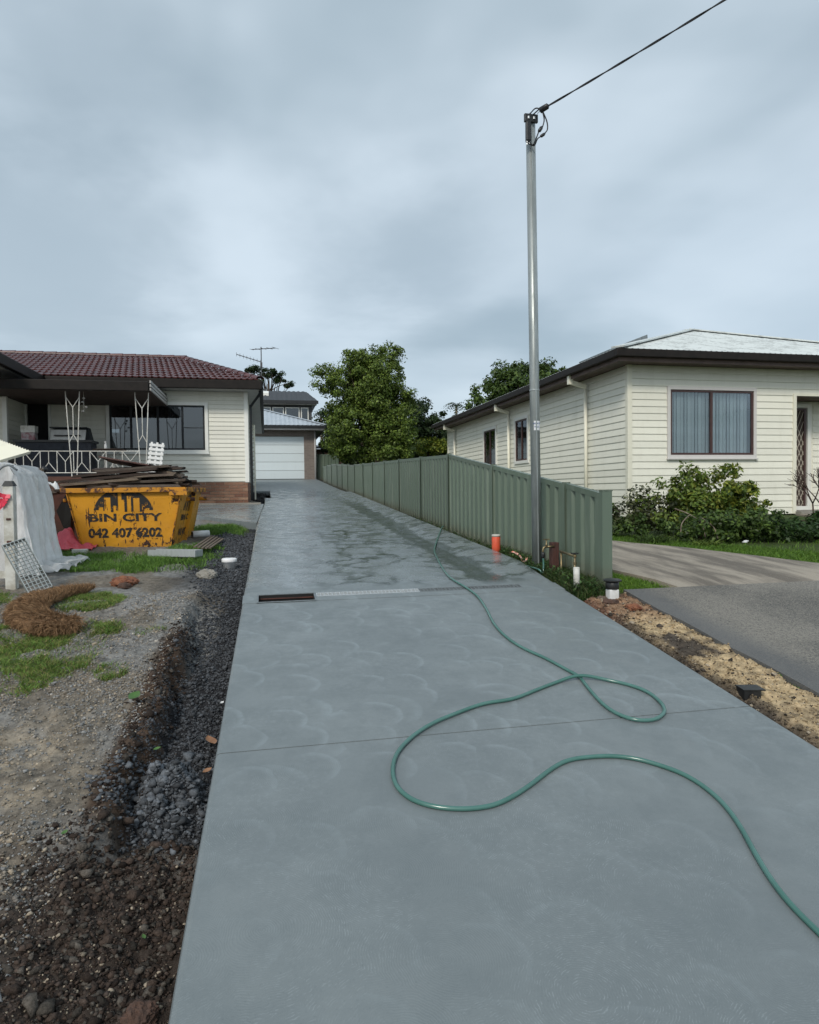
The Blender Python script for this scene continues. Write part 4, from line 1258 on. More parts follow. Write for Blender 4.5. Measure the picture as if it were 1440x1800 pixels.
# ------------------------------------------------------------------ left house: red tiles, white boards, brick base, verandah
LH = thing('tiled_house', 'white weatherboard house with dark red tiled roof and brick base on the left', 'house')
YL, XL = 17.90, -.44
LZ0, LZ1 = 2.03, 4.33
PL = .1095
wX0, wX1, wZ0, wZ1 = -3.76, -1.49, 2.84, 3.97
oX0, oX1, oZ1 = -5.62, -5.15, 4.12
core = MB()
XW = -5.67        # side wall of the front wing
for (a, b, c, d) in ((XW, 1.3, oX0, LZ1), (oX0, oZ1, oX1, LZ1), (oX1, 1.3, wX0, LZ1), (wX0, 1.3, wX1, wZ0), (wX0, wZ1, wX1, LZ1), (wX1, LZ0, XL, LZ1)):
    core.box(a, YL + .002, b, c, YL + .09, d)
core.build('front_wall', 'white_cladding', LH)
MB().box(XL - .09, YL + .09, LZ0, XL, 30, LZ1).build('side_wall', 'white_cladding', LH)
MB().box(XL - .07, YL + .05, 1.3, XL - .01, 30, LZ0 - .004).build('side_base', 'brick_red', LH)
MB().box(-12, 29.9, 1.4, XL - .1, 30, LZ1).build('rear_wall', 'white_cladding', LH)
boards(LH, 'x', YL, XW + .03, XL - .07, LZ0, 21, PL, 'white_cladding', [(wX0 - .1, wX1 + .1, wZ0 - .1, wZ1 + .1), (oX0 - .07, oX1 + .07, 0, oZ1 + .07)])
MB().box(XL - .075, YL - .036, LZ0 - .02, XL + .025, YL + .06, LZ1).build('corner_trim', 'white_trim', LH)
# brick base: single bricks with open joints in front of a mortar backing
def brickwork(parent, x0, x1, y, z0, rows, mat, bw=.235, bh=.078):
    me = mesh_of(MB().box(0, -.012, 0, bw - .012, .05, bh - .012), mat)
    mh = mesh_of(MB().box(0, -.012, 0, bw / 2 - .012, .05, bh - .012), mat)
    for r_ in range(rows):
        x = x0 + (0 if r_ % 2 == 0 else -bw / 2)
        while x < x1 - .05:
            if x < x0 - .001:
                inst(mh, 'brick', parent, (x0, y, z0 + r_ * bh))
            elif x + bw > x1 + .001:
                inst(mh, 'brick', parent, (x, y, z0 + r_ * bh))
            else:
                inst(me, 'brick', parent, (x, y + random.uniform(-.002, .002), z0 + r_ * bh))
            x += bw
mw = MB().box(-2.9, YL - .0, 1.28, XL - .012, YL + .06, LZ0 - .004).build('base_wall', 'mortar', LH)
brickwork(mw, -2.79, XL - .0, YL - .003, 1.40, 8, 'brick_red')
wn = window_x(LH, wX0, wX1, wZ0, wZ1, YL, 'dark_steel', 'dark_glass', (.22, .50, .76), 'white_trim', tw=.08)
for (a, b) in ((-2.95, -2.72), (-2.62, -2.50), (-2.40, -2.12)):
    cu = MB()
    n = 24
    for k in range(n + 1):
        xx = a + (b - a) * k / n
        cu.v += [(xx, YL + .16 + .02 * math.sin(k * 1.3), wZ0), (xx, YL + .16 + .02 * math.sin(k * 1.3), wZ1)]
        if k: cu.f.append((2 * k - 2, 2 * k, 2 * k + 1, 2 * k - 1))
    cu.build('curtain', 'curtain', wn)
MB().box(-2.0, YL - .01, 3.395, wX1 - .05, YL + .0, 3.415).build('glazing_bar', 'dark_steel', wn)
dw = frame_x(oX0 - .06, oX1 + .06, 2.03, oZ1 + .06, .06, YL - .035, YL + .03).build('doorway', 'white_trim', LH)
MB().box(oX0, YL + .04, 2.0, oX1, YL + .06, oZ1).build('door_leaf', 'room_dark', dw)
# verandah
VY = 15.5
VX1 = -2.40
MB().box(-6.4, VY, 1.2, VX1 - .05, YL - .12, 2.10).build('verandah_base', 'timber_dark', LH)
mv = MB().box(-6.4, VY - .02, 1.2, VX1 - .05, VY - .002, 2.02).build('verandah_wall', 'mortar', LH)
brickwork(mv, -6.3, VX1 - .06, VY - .022, 1.38, 8, 'brick_dark')
MB().box(-6.4, VY - .08, 2.021, VX1 - .02, YL - .05, 2.12).build('verandah_floor', 'brick_dark', LH)
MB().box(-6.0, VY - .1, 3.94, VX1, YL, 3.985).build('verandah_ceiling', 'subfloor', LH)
vr = MB().hull8([(-6.0, VY - .1, 3.99), (VX1, VY - .1, 3.99), (VX1, YL, 3.99), (-6.0, YL, 3.99)], [(-6.0, VY - .1, 4.12), (VX1, VY - .1, 4.12), (VX1, YL, 4.25), (-6.0, YL, 4.25)]).build('verandah_roof', 'dark_steel', LH)
MB().box(-6.0, VY - .22, 3.93, VX1 - .02, VY - .102, 4.135).build('verandah_gutter', 'gutter_brown', LH, bevel=.01)
for zz in (3.95, 4.03, 4.11):
    MB().box(VX1 + .001, VY - .18, zz, VX1 + .028, YL - .03, zz + .055).build('side_slat', 'fascia_pale', vr)
# wrought-iron verandah posts: two splayed rods with a wishbone between
def y_post(xc, zb=2.12, zt=3.93):
    p = thing('verandah_post', None, None); p.parent = LH
    tw, bw = .14, .05
    r_ = .0105
    for s in (-1, 1):
        MB().tube([(xc + s * bw, VY + .02, zb), (xc + s * tw, VY + .02, zt)], r_, 6).build('rod', 'white_iron', p)
    for z1_, z2_ in ((zt - .12, zt - .30), (zt - .92, zt - .80)):
        pass
    def hw(z): return bw + (tw - bw) * (z - zb) / (zt - zb)
    zc = zt - .34
    for s in (-1, 1):
        MB().tube([(xc + s * hw(zt - .12), VY + .02, zt - .12), (xc, VY + .02, zc)], r_ * .8, 6).build('brace', 'white_iron', p)
        MB().tube([(xc + s * hw(zt - 1.08), VY + .02, zt - 1.08), (xc, VY + .02, zt - .92)], r_ * .8, 6).build('brace', 'white_iron', p)
    MB().tube([(xc, VY + .02, zc), (xc, VY + .02, zt - .92)], r_ * .8, 6).build('stem', 'white_iron', p)
    return p
y_post(-3.985)
y_post(-2.597)
# balustrade with Y motifs
bal = thing('balustrade', None, None); bal.parent = LH
zr, zb = 2.66, 2.20
for z in (zr, zb):
    MB().tube([(-5.8, VY + .02, z), (-2.66, VY + .02, z)], .010, 6).build('rail', 'white_iron', bal)
xx = -5.62
up = True
while xx < -2.75:
    MB().tube([(xx, VY + .02, zb), (xx, VY + .02, zr)], .0085, 6).build('baluster', 'white_iron', bal)
    x1 = xx + .325; xm = (xx + x1) / 2; zm = zb + (.24 if up else .22)
    za = zr if up else zb; zo = zb if up else zr
    for xe in (xx, x1):
        MB().tube([(xe, VY + .02, za), (xm, VY + .02, zm)], .0075, 6).build('brace', 'white_iron', bal)
    MB().tube([(xm, VY + .02, zm), (xm, VY + .02, zo)], .0075, 6).build('stem', 'white_iron', bal)
    xx = x1; up = not up
# front wing on the far left
wg = MB().box(-12, 16.62, 1.3, XW, 16.70, LZ1).box(XW - .08, 16.70, 1.3, XW - .002, YL, LZ1)
wg.build('wing_wall', 'white_cladding', LH)
boards(LH, 'y', XW, 16.70, YL - .03, LZ0, 21, PL, 'white_cladding')   # faces -X, inner lining of the return
me = board_mesh(PL, 'white_cladding')
for k in range(21):
    o = inst(me, 'weatherboard', LH, (XW, 16.68, LZ0 + k * PL), (0, 0, math.pi / 2), (YL - .03 - 16.68, 1, 1))
    o = inst(me, 'weatherboard', LH, (-9.0, 16.62, LZ0 + k * PL), None, (9.0 + XW - .04, 1, 1))
MB().box(XW - .04, 16.56, 1.4, XW + .05, 16.66, LZ1).build('corner_trim', 'white_trim', LH)
wsh = frame_x(-6.75, -5.95, 2.7, 4.0, .06, 16.57, 16.60).build('window', 'dark_steel', LH)
MB().box(-6.69, 16.585, 2.76, -6.01, 16.59, 3.94).build('pane', 'dark_glass', wsh)
MB().box(-6.69, 16.596, 2.76, -6.01, 16.60, 3.94).build('room_back', 'room_dark', wsh)
# roofs
gz0 = 4.50
MB().box(-12, 16.1, LZ1 + .004, -5.10, YL - .45, LZ1 + .03).build('soffit', 'fascia_pale', LH)
MB().box(-5.06, YL - .46, LZ1 + .004, -.12, YL + .2, LZ1 + .03).build('soffit', 'fascia_pale', LH)
MB().box(XL - .05, YL + .2, LZ1 + .004, -.12, 30, LZ1 + .03).build('soffit', 'fascia_pale', LH)
MB().box(-5.05, YL - .57, LZ1 + .0, -.05, YL - .46, gz0 + .05).box(-.115, YL - .459, LZ1 + .0, -.02, 30, gz0 + .05).build('gutter', 'gutter_brown', LH, bevel=.015)
MB().box(-5.16, 13.9, LZ1 + .0, -5.06, YL - .30, gz0 + .05).build('gutter', 'gutter_brown', LH, bevel=.015)
MB().hull8([(-12, 13.9, LZ1 + .06), (-5.165, 13.9, LZ1 + .06), (-5.165, YL - .3, LZ1 + .06), (-12, YL - .3, LZ1 + .06)], [(-12, 13.9, 5.0), (-5.165, 13.9, gz0 + .06), (-5.165, YL - .3, gz0 + .06), (-12, YL - .3, 5.0)]).build('wing_roof', 'gutter_brown', LH)
MB().hull8([(-12, 13.95, LZ1 + .0), (-5.2, 13.95, LZ1 + .0), (-5.2, 16.1, LZ1 + .0), (-12, 16.1, LZ1 + .0)], [(-12, 13.95, LZ1 + .05), (-5.2, 13.95, LZ1 + .05), (-5.2, 16.1, LZ1 + .05), (-12, 16.1, LZ1 + .05)]).build('wing_soffit', 'fascia_pale', LH)
E0 = Vector((-12.0, YL - .55, gz0 + .05)); RY, RZ = 21.9, 5.93
HX = -2.46
ra = math.atan2(RZ - E0.z, RY - E0.y)
slope_len = math.hypot(RZ - E0.z, RY - E0.y)
roof = MB()
roof.v = [(-12, YL - .55, gz0 + .03), (-.05, YL - .55, gz0 + .03), (HX, RY, RZ - .02), (-12, RY, RZ - .02), (-.05, 30.5, gz0 + .03), (HX, 26.5, RZ - .02), (-12, 26.5, RZ - .02), (-12, 30.5, gz0 + .03)]
roof.f = [(0, 1, 2, 3), (1, 4, 5, 2), (2, 5, 6, 3), (4, 7, 6, 5)]
roof = roof.build('roof', 'roof_tile', LH)
# double-roll tiles
TW = .30
TL = slope_len / 11
def tile_mesh():
    V = []; F = []
    cols = 12
    for j, (s, lift) in enumerate(((0, .030), (TL + .02, .004))):
        for i in range(cols + 1):
            t = i / cols
            h = .022 * max(0, math.sin(t * 4 * math.pi)) + .004
            V.append((t * TW, s, h + lift))
    n = cols + 1
    for i in range(cols):
        F.append((i, i + 1, n + i + 1, n + i))
    o = len(V)
    for i in range(cols + 1):
        V.append((V[i][0], 0, V[i][2] - .028))
    for i in range(cols):
        F.append((o + i, o + i + 1, i + 1, i))
    mb = MB(); mb.v = V; mb.f = F
    return mesh_of(mb, 'roof_tile')
tm = tile_mesh()
nrow = 11
ct = 0
for r_ in range(nrow):
    s = r_ * TL
    yv = E0.y + s * math.cos(ra) - .02; zv = E0.z + s * math.sin(ra)
    xr = -.05 + (HX + .05) * (s + TL * .4) / slope_len
    k = 0
    while True:
        x0 = xr - TW * (k + 1)
        if x0 < -7.9: break
        inst(tm, 'tile', roof, (x0, yv, zv), (ra, 0, 0)); ct += 1
        k += 1
capm = MB()
for i in range(9):
    a = math.pi * i / 8
    capm.v += [(0, .10 * math.cos(a), .07 * math.sin(a)), (.40, .115 * math.cos(a), .085 * math.sin(a))]
    if i: capm.f.append((2 * i - 2, 2 * i, 2 * i + 1, 2 * i - 1))
capme = mesh_of(capm, 'roof_tile')
k = -7.9
while k < HX - .1:
    inst(capme, 'ridge_cap', roof, (k, RY, RZ + .01)); k += .37
a, b = Vector((HX, RY, RZ + .02)), Vector((-.10, YL - .50, gz0 + .09))
hv = b - a; nn = int(hv.length / .37)
rotq = hv.to_track_quat('X', 'Z').to_euler()
for i in range(nn):
    p = a + hv * (i / nn)
    inst(capme, 'hip_cap', roof, tuple(p), tuple(rotq))
# downpipe and lattice at the corner
dp = MB().tube(catmull([(-.10, YL - .36, LZ1 - .02), (-.12, YL - .30, LZ1 - .10), (XL + .12, YL - .02, LZ1 - .34), (XL + .09, YL + .02, LZ1 - .55), (XL + .09, YL + .02, 1.55)], 5), .035, 8).build('downpipe', 'dark_steel', LH, True)
lt = thing('lattice_screen', None, None); lt.parent = LH
MB().box(.0 - .30, 19.0, 1.55, -.26, 19.04, 3.6).build('lattice_post', 'cream_trim', lt)
for k in range(16):
    MB().bar((XL + .02, 19.0, 1.7 + k * .12), (-.30, 19.0, 1.80 + k * .12), .02, .028).build('lattice_slat', 'lattice', lt)

# TV antenna
an = thing('television_antenna', 'thin television antenna on a mast above the tiled roof corner', 'antenna', (-.06, 19.6, 4.45))
MB().tube([(0, 0, -.1), (0, 0, 1.42)], .016, 6).build('mast', 'antenna_metal', an)
MB().tube([(-.26, .1, 1.36), (.40, -.1, 1.38)], .012, 6).build('boom', 'antenna_metal', an)
MB().tube([(-.68, .05, 1.20), (-.02, 0, 1.0)], .012, 6).build('boom', 'antenna_metal', an)
MB().box(-.03, -.03, .85, .03, .03, .98).build('clamp', 'antenna_metal', an)
for k, t in enumerate((0, .25, .5, .75, 1)):
    c_ = np.array((-.26, .1, 1.36)) * (1 - t) + np.array((.40, -.1, 1.38)) * t
    MB().tube([tuple(c_ + np.array((-.10, -.35, -.05)) * (.5 + .5 * t)), tuple(c_ - np.array((-.10, -.35, -.05)) * (.5 + .5 * t))], .006, 5).build('element', 'antenna_metal', an)
for k in range(8):
    t = k / 7
    c_ = np.array((-.68, .05, 1.20)) * (1 - t) + np.array((-.02, 0, 1.0)) * t
    MB().tube([tuple(c_ + np.array((0, 0, .055))), tuple(c_ - np.array((0, 0, .055)))], .005, 5).build('element', 'antenna_metal', an)

# ------------------------------------------------------------------ garage at the end of the drive
GA = thing('brick_garage', 'pale brick garage with a white panel door at the end of the driveway', 'garage')
YG = 36.0
gb = 2.30
gw = MB().box(-3.4, YG, gb, -.64, YG + .2, 5.08).box(-.64, YG, 4.74, 2.02, YG + .2, 5.08).box(2.02, YG, gb, 2.66, YG + .2, 5.08)
gw.box(2.46, YG + .2, gb, 2.66, YG + 8, 5.08).box(-3.4, YG + 7.8, gb, 2.46, YG + 8, 5.08)
gw.build('wall', 'garage_brick', GA)
door = thing('panel_door', None, None); door.parent = GA
pm = mesh_of(MB().box(-.64, YG + .10, 0, 2.02, YG + .14, .432), 'garage_white')
for k in range(5):
    inst(pm, 'door_panel', door, (0, 0, 2.50 + k * .448))
MB().box(-.64, YG + .142, 2.45, 2.02, YG + .16, 4.74).build('door_backing', 'fascia_pale', door)
MB().box(-3.6, YG - .50, 5.085, 3.05, YG + 8.4, 5.10).build('soffit', 'fascia_pale', GA)
MB().box(-3.7, YG - .55, 5.02, 3.05, YG - .50, 5.18).box(3.05, YG - .55, 5.02, 3.10, YG + 8.4, 5.18).build('fascia', 'fascia_pale', GA)
MB().box(-3.7, YG - .66, 5.13, 3.12, YG - .552, 5.26).box(3.102, YG - .552, 5.13, 3.2, YG + 8.4, 5.26).build('gutter', 'dark_steel', GA)
hip_sheet((-3.7, YG - .62, 5.265), (3.18, YG - .62, 5.265), (-.25, YG + 3.3, 6.55), 60, .012).build('roof', 'roof_bluegrey', GA)
trap_sheet((3.18, YG - .62, 5.265), (3.18, YG + 8.5, 5.265), (-.25, YG + 3.3, 6.55), (-.25, YG + 5.2, 6.55), 80, .012).build('roof', 'roof_bluegrey', GA)
trap_sheet((-3.7, YG + 8.5, 5.265), (-3.7, YG - .62, 5.265), (-.25, YG + 5.2, 6.55), (-.25, YG + 3.3, 6.55), 80, .012).build('roof', 'roof_bluegrey', GA)
MB().bar((3.18, YG - .62, 5.30), (-.25, YG + 3.3, 6.58), .22, .03).build('hip_cap', 'roof_bluegrey', GA)
MB().tube([(2.60, YG - .06, 2.3), (2.60, YG - .06, 5.0)], .05, 8).build('downpipe', 'fascia_pale', GA, True)

# two-storey house behind
TH = thing('two_storey_house', 'dark grey two storey house with charcoal roof behind the garage', 'house')
YT = 52.0
MB().box(-8, YT, 2.5, 3.55, YT + 8, 8.62).build('wall', 'house_grey', TH)
tr_ = trap_sheet((-9, YT - .5, 8.72), (4.0, YT - .5, 8.72), (-8, YT + 3.0, 9.95), (3.30, YT + 3.0, 9.95), 70, .03).build('roof', 'roof_charcoal', TH)
MB().hull8([(3.30, YT + 3.0, 9.93), (4.0, YT - .5, 8.70), (4.0, YT + 8.5, 8.70), (3.31, YT + 3.1, 9.93)], [(3.30, YT + 3.0, 9.95), (4.0, YT - .5, 8.72), (4.0, YT + 8.5, 8.72), (3.31, YT + 3.1, 9.95)]).build('roof_end', 'roof_charcoal', TH)
MB().box(-9, YT - .6, 8.50, 4.02, YT - .505, 8.74).build('gutter', 'black_plastic', TH)
MB().box(-9, YT - .50, 8.44, 3.9, YT - .002, 8.499).build('soffit', 'fascia_pale', TH)
MB().hull8([(-.35, YT + 1.2, 9.30), (.35, YT + 1.2, 9.30), (.35, YT + 2.1, 9.62), (-.35, YT + 2.1, 9.62)], [(-.35, YT + 1.2, 9.52), (.35, YT + 1.2, 9.52), (.35, YT + 2.1, 9.80), (-.35, YT + 2.1, 9.80)]).build('skylight', 'white_trim', TH)
for (a, b) in ((-1.9, -.9), (-.4, .48), (.60, 1.45), (1.55, 2.62), (2.72, 3.30)):
    wn = frame_x(a, b, 6.85 if a > 1 else 7.1, 8.28, .07, YT - .06, YT - .004).build('window', 'white_trim', TH)
    MB().box(a + .07, YT - .035, 6.92 if a > 1 else 7.17, b - .07, YT - .03, 8.21).build('pane', 'dark_glass', wn)
    MB().box(a + .07, YT - .012, 6.92 if a > 1 else 7.17, b - .07, YT - .008, 8.21).build('room_back', 'room_dark', wn)

# sheds and a low house glimpsed over the fence
def hut(name, label, cat, x0, x1, y0, y1, z0, z1, wallm, roofm, over=.25, win=None):
    t = thing(name, label, cat)
    MB().box(x0, y0, z0, x1, y1, z1).build('wall', wallm, t)
    MB().hull8([(x0 - over, y0 - over, z1 + .002), (x1 + over, y0 - over, z1 + .002), (x1 + over, y1 + over, z1 + .45), (x0 - over, y1 + over, z1 + .45)],
               [(x0 - over, y0 - over, z1 + .10), (x1 + over, y0 - over, z1 + .10), (x1 + over, y1 + over, z1 + .55), (x0 - over, y1 + over, z1 + .55)]).build('roof', roofm, t)
    if win:
        wn = frame_x(win[0], win[1], win[2], win[3], .08, y0 - .05, y0 - .003).build('window', 'white_trim', t)
        MB().box(win[0] + .08, y0 - .02, win[2] + .08, win[1] - .08, y0 - .015, win[3] - .08).build('pane', 'dark_glass', wn)
    return t
hut('garden_shed', 'low brown shed showing above the fence under the big tree', 'shed', 5.8, 7.6, 38, 40, 2.4, 4.25, 'shed_brown', 'shed_brown')
hut('garden_shed', 'grey flat roofed shed showing above the fence near the cream house', 'shed', 8.6, 10.9, 39, 41, 2.4, 4.35, 'timber_dark', 'shed_roof')
hut('low_house', 'small brown house with white window seen between garage and tree', 'house', 2.9, 5.0, 44, 48, 2.4, 4.6, 'shed_brown', 'roof_charcoal', .3, (3.2, 4.3, 3.1, 4.1))

# ------------------------------------------------------------------ yellow skip bin
def text_mesh(body, size, sx=1.0, off=0.0):
    cu = bpy.data.curves.new('t', 'FONT')
    cu.body = body; cu.size = size; cu.offset = off; cu.align_x = 'CENTER'; cu.resolution_u = 3
    ob = bpy.data.objects.new('t', cu)
    COL.objects.link(ob)
    dg = bpy.context.evaluated_depsgraph_get()
    me = bpy.data.meshes.new_from_object(ob.evaluated_get(dg))
    bpy.data.objects.remove(ob)
    me.materials.clear()
    for v in me.vertices:
        v.co.x *= sx
    me.materials.append(MATS['stencil_black'])
    return me
BIN = thing('skip_bin', 'yellow rusty skip bin piled with old timber boards in front of the house', 'skip bin', (-1.87, 10.79, .925), R(-5))
bl, tl, bd, td, bh = .62, .785, .70, .755, .87     # half lengths / depths, height
q0 = [(-bl, -bd, .04), (bl, -bd, .04), (bl, bd, .04), (-bl, bd, .04)]
q1 = [(-tl, -td, bh), (tl, -td, bh), (tl, td, bh), (-tl, td, bh)]
body = MB()
body.v = q0 + q1 + [(x_ * .965, y_ * .965, z_) for x_, y_, z_ in q1] + [(x_ * .95, y_ * .95, .10) for x_, y_, z_ in q0]
body.f = [(3, 2, 1, 0)] + [(i, (i + 1) % 4, 4 + (i + 1) % 4, 4 + i) for i in range(4)] + [(4 + i, 4 + (i + 1) % 4, 8 + (i + 1) % 4, 8 + i) for i in range(4)] + [(8 + i, 8 + (i + 1) % 4, 12 + (i + 1) % 4, 12 + i) for i in range(4)] + [(12, 13, 14, 15)]
body = body.build('body', 'skip_yellow', BIN)
rim = MB()
e = .055
rim.box(-tl - e, -td - e, bh - .055, tl + e, -td + .0, bh + .012).box(-tl - e, td, bh - .055, tl + e, td + e, bh + .012)
rim.box(-tl - e, -td, bh - .055, -tl, td, bh + .012).box(tl, -td, bh - .055, tl + e, td, bh + .012)
rim.build('rim', 'skip_rim', BIN, bevel=.006)
MB().box(-bl + .03, -bd + .03, 0, -bl + .15, bd - .03, .04).box(bl - .15, -bd + .03, 0, bl - .03, bd - .03, .04).build('skid', 'rust_plate', BIN)
for s in (-1, 1):
    for yy in (-.5, .5):
        lug = MB().tube([(s * (tl + .0), yy, bh - .16), (s * (tl + .12), yy, bh - .16)], .03, 10).build('lifting_lug', 'skip_rim', BIN)
    MB().bar((s * (bl + .012), 0, .06), (s * (tl + .005), 0, bh - .06), .08, .03, (0, 1, 0)).build('end_rib', 'skip_yellow', BIN)
    for yy in (-bd, ):
        MB().bar((s * (bl - .02), -bd - .006, .05), (s * (tl - .02), -td - .006, bh - .06), .012, .05, (0, 1, 0)).build('corner_weld', 'skip_rim', BIN)
MB().box(tl - .17, -td - e - .02, bh - .10, tl + e + .02, -td - e - .001, bh - .02).build('rim_bracket', 'skip_rim', BIN)
# stencilled front: local frame of the sloping front face
def face_mat(p0, ux, uy, off):
    ux, uy = Vector(ux).normalized(), Vector(uy).normalized()
    nz_ = ux.cross(uy)
    p = Vector(p0) + nz_ * off
    return Matrix(((ux.x, uy.x, nz_.x, p.x), (ux.y, uy.y, nz_.y, p.y), (ux.z, uy.z, nz_.z, p.z), (0, 0, 0, 1)))
FM = face_mat((-.01, -bd, .04), (1, 0, 0), (0, bd - td, bh - .04), .004)
EM = face_mat((bl, -.12, .04), (0, 1, 0), (tl - bl, 0, bh - .04), .006)
def stencil(me, name, mat, x, y, sc=1.0, sx=1.0):
    o = bpy.data.objects.new(name, me)
    COL.objects.link(o); o.parent = body
    o.matrix_local = mat @ Matrix.Translation((x, y, 0)) @ Matrix.Diagonal((sc * sx, sc, 1, 1))
    return o
t1 = text_mesh('BIN CITY', .150, 1.62, .005)
t2 = text_mesh('042 407 6202', .175, 1.02, .008)
def skyline_mesh():
    Rr, base = .395, 0.0
    blds = [(-.40, -.33, .03), (-.33, -.27, .07), (-.27, -.255, .02), (-.255, -.17, .205), (-.17, -.135, .0), (-.135, -.10, .09), (-.10, -.07, .02), (-.07, -.02, .29), (-.02, .015, .17), (.015, .05, .0),
            (.05, .105, .225), (.105, .135, .0), (.135, .22, .195), (.22, .25, .0), (.25, .31, .10), (.31, .35, .05), (.35, .40, .02)]
    mb = MB()
    for a, b, h in blds:
        n = max(2, int((b - a) / .012))
        for i in range(n):
            xa, xb = a + (b - a) * i / n, a + (b - a) * (i + 1) / n
            ya = math.sqrt(max(0, Rr * Rr - xa * xa)) * .82
            yb = math.sqrt(max(0, Rr * Rr - xb * xb)) * .82
            if ya <= h + .003 and yb <= h + .003: continue
            mb.add([(xa, h, 0), (xb, h, 0), (xb, max(h, yb), 0), (xa, max(h, ya), 0)], [(0, 1, 2, 3)])
    return mesh_of(mb, 'stencil_black')
sk_ = skyline_mesh()
stencil(t1, 'lettering', FM, .0, .375)
stencil(t2, 'phone_number', FM, .0, .150)
stencil(sk_, 'skyline_emblem', FM, -.015, .505)
stencil(t1, 'lettering', EM, .0, .375, .78)
stencil(t2, 'phone_number', EM, .0, .150, .78)
stencil(sk_, 'skyline_emblem', EM, .0, .50, .78)

for body_, zz_, sz_ in (('PRIVATE', 1.595, .021), ('POLE', 1.560, .021)):
    tme = text_mesh(body_, sz_, 1.0, .0005)
    tme.materials.clear(); tme.materials.append(MATS['sticker_blue'])
    to = bpy.data.objects.new('sticker_text', tme); COL.objects.link(to); to.parent = sk
    to.location = (top(1.6) - .004, -.0552, zz_); to.rotation_euler = (R(90), 0, R(-5))
# timber piled in the skip: single boards
bw_ = BIN.matrix_basis
random.seed(21)
def plank(L, W, T, loc, rz, tilt, roll, mat, name='plank', label='weathered brown board in the timber heap on the skip', grp='boards heaped on the skip', bevel=.004):
    m = MB().box(-L / 2, -W / 2, 0, L / 2, W / 2, T)
    # ragged ends
    m.v = [(x_ + random.uniform(-.03, .03), y_ + random.uniform(-.004, .004), z_ + (.012 * math.sin(x_ * 3))) for x_, y_, z_ in m.v]
    o = m.build(name, mat, None, label=label, cat='board', group=grp)
    o.location = loc
    o.rotation_euler = (roll, tilt, rz)
    return o
base_z = .925 + bh
heap = [(-.25, -.62, .00, 1.40, .16, 2, -1, 'plank_brown'), (.10, -.66, .02, 1.30, .14, -3, 1, 'plank_grey'), (-.30, -.40, .03, 1.2, .20, 4, 0, 'plank_brown'), (.30, -.45, .04, 1.1, .18, -6, 2, 'plank_brown'),
        (-.34, -.68, .065, 1.05, .12, 1, -3, 'plank_pale'), (.22, -.60, .07, 1.15, .15, 3, -1, 'plank_grey'), (-.15, -.25, .08, 1.3, .22, -2, 0, 'plank_brown'), (.35, -.15, .08, 1.0, .2, 8, 3, 'plank_brown'),
        (-.30, -.55, .115, 1.20, .14, 2, -4, 'plank_brown'), (.15, -.52, .12, 1.0, .16, -1, -1, 'plank_pale'), (-.05, -.35, .135, 1.25, .2, 3, -2, 'plank_brown'), (.30, -.38, .14, .95, .14, -14, 4, 'plank_grey'),
        (-.18, -.48, .165, 1.15, .13, -1, -4, 'plank_brown'), (.12, -.30, .185, 1.2, .18, 2, -2, 'plank_brown'), (.05, -.45, .20, 1.0, .12, 4, -3, 'plank_grey'), (.0, -.15, .21, 1.2, .2, -4, 0, 'plank_brown'),
        (.02, -.05, .03, 1.4, .2, 2, 0, 'plank_brown'), (-.1, .2, .06, 1.4, .22, -3, 0, 'plank_brown'), (.1, .45, .05, 1.4, .22, 2, 0, 'plank_brown'), (.0, .3, .12, 1.3, .2, 5, 0, 'plank_grey'), (.1, .1, .16, 1.2, .2, -6, -2, 'plank_brown'),
        (.44, -.30, .17, .62, .12, -38, 9, 'plank_pale'), (.46, -.45, .10, .60, .10, -30, 12, 'plank_pale')]
used_ = {}
for i, (x_, y_, z_, L, W_, a_, ti, mt) in enumerate(heap):
    p = bw_ @ Vector((x_, y_, 0))
    tone = {'plank_brown': 'dark brown', 'plank_grey': 'greyish', 'plank_pale': 'pale weathered'}[mt]
    lay = 'bottom' if z_ < .05 else 'second' if z_ < .10 else 'third' if z_ < .15 else 'top'
    side = 'back' if y_ > -.2 else 'left' if x_ < -.08 else 'right' if x_ > .25 else 'middle'
    lab = '%s%s%s board in the %s layer of the skip heap, %s' % ('wide ' if W_ >= .2 else '', 'long ' if L >= 1.25 else '', tone, lay, 'at the back' if side == 'back' else 'towards the left' if side == 'left' else 'towards the right' if side == 'right' else 'in the middle')
    plank(L, W_, .034, (p.x, p.y, base_z - .02 + z_ * 1.45), R(-5 + a_), R(ti), R(random.uniform(-9, 9)), mt, label=lab)
p = bw_ @ Vector((-.05, .15, 0))
plank(.85, .34, .02, (p.x - .05, p.y - .3, base_z + .36), R(-28), R(11), R(-14), 'post_redbrown', label='wide reddish board tilted up on top of the timber heap', grp=None)
p = bw_ @ Vector((.50, -.20, 0))
plank(.55, .40, .02, (p.x, p.y, base_z + .22), R(-40), R(16), R(-22), 'room_dark', label='broad black sheet sloping down at the right end of the timber heap', grp=None)
for k in range(12):
    x_, y_ = random.uniform(-.6, .6), random.uniform(-.66, -.3)
    p = bw_ @ Vector((x_, y_, 0))
    plank(random.uniform(.15, .4), random.uniform(.04, .09), .018, (p.x, p.y, base_z + random.uniform(0, .06)), R(random.uniform(-60, 60)), R(random.uniform(-12, 12)), R(random.uniform(-20, 20)), random.choice(['plank_grey', 'plank_brown', 'plank_pale']),
          label='short broken timber offcut lying in the skip', grp='timber offcuts in the skip')

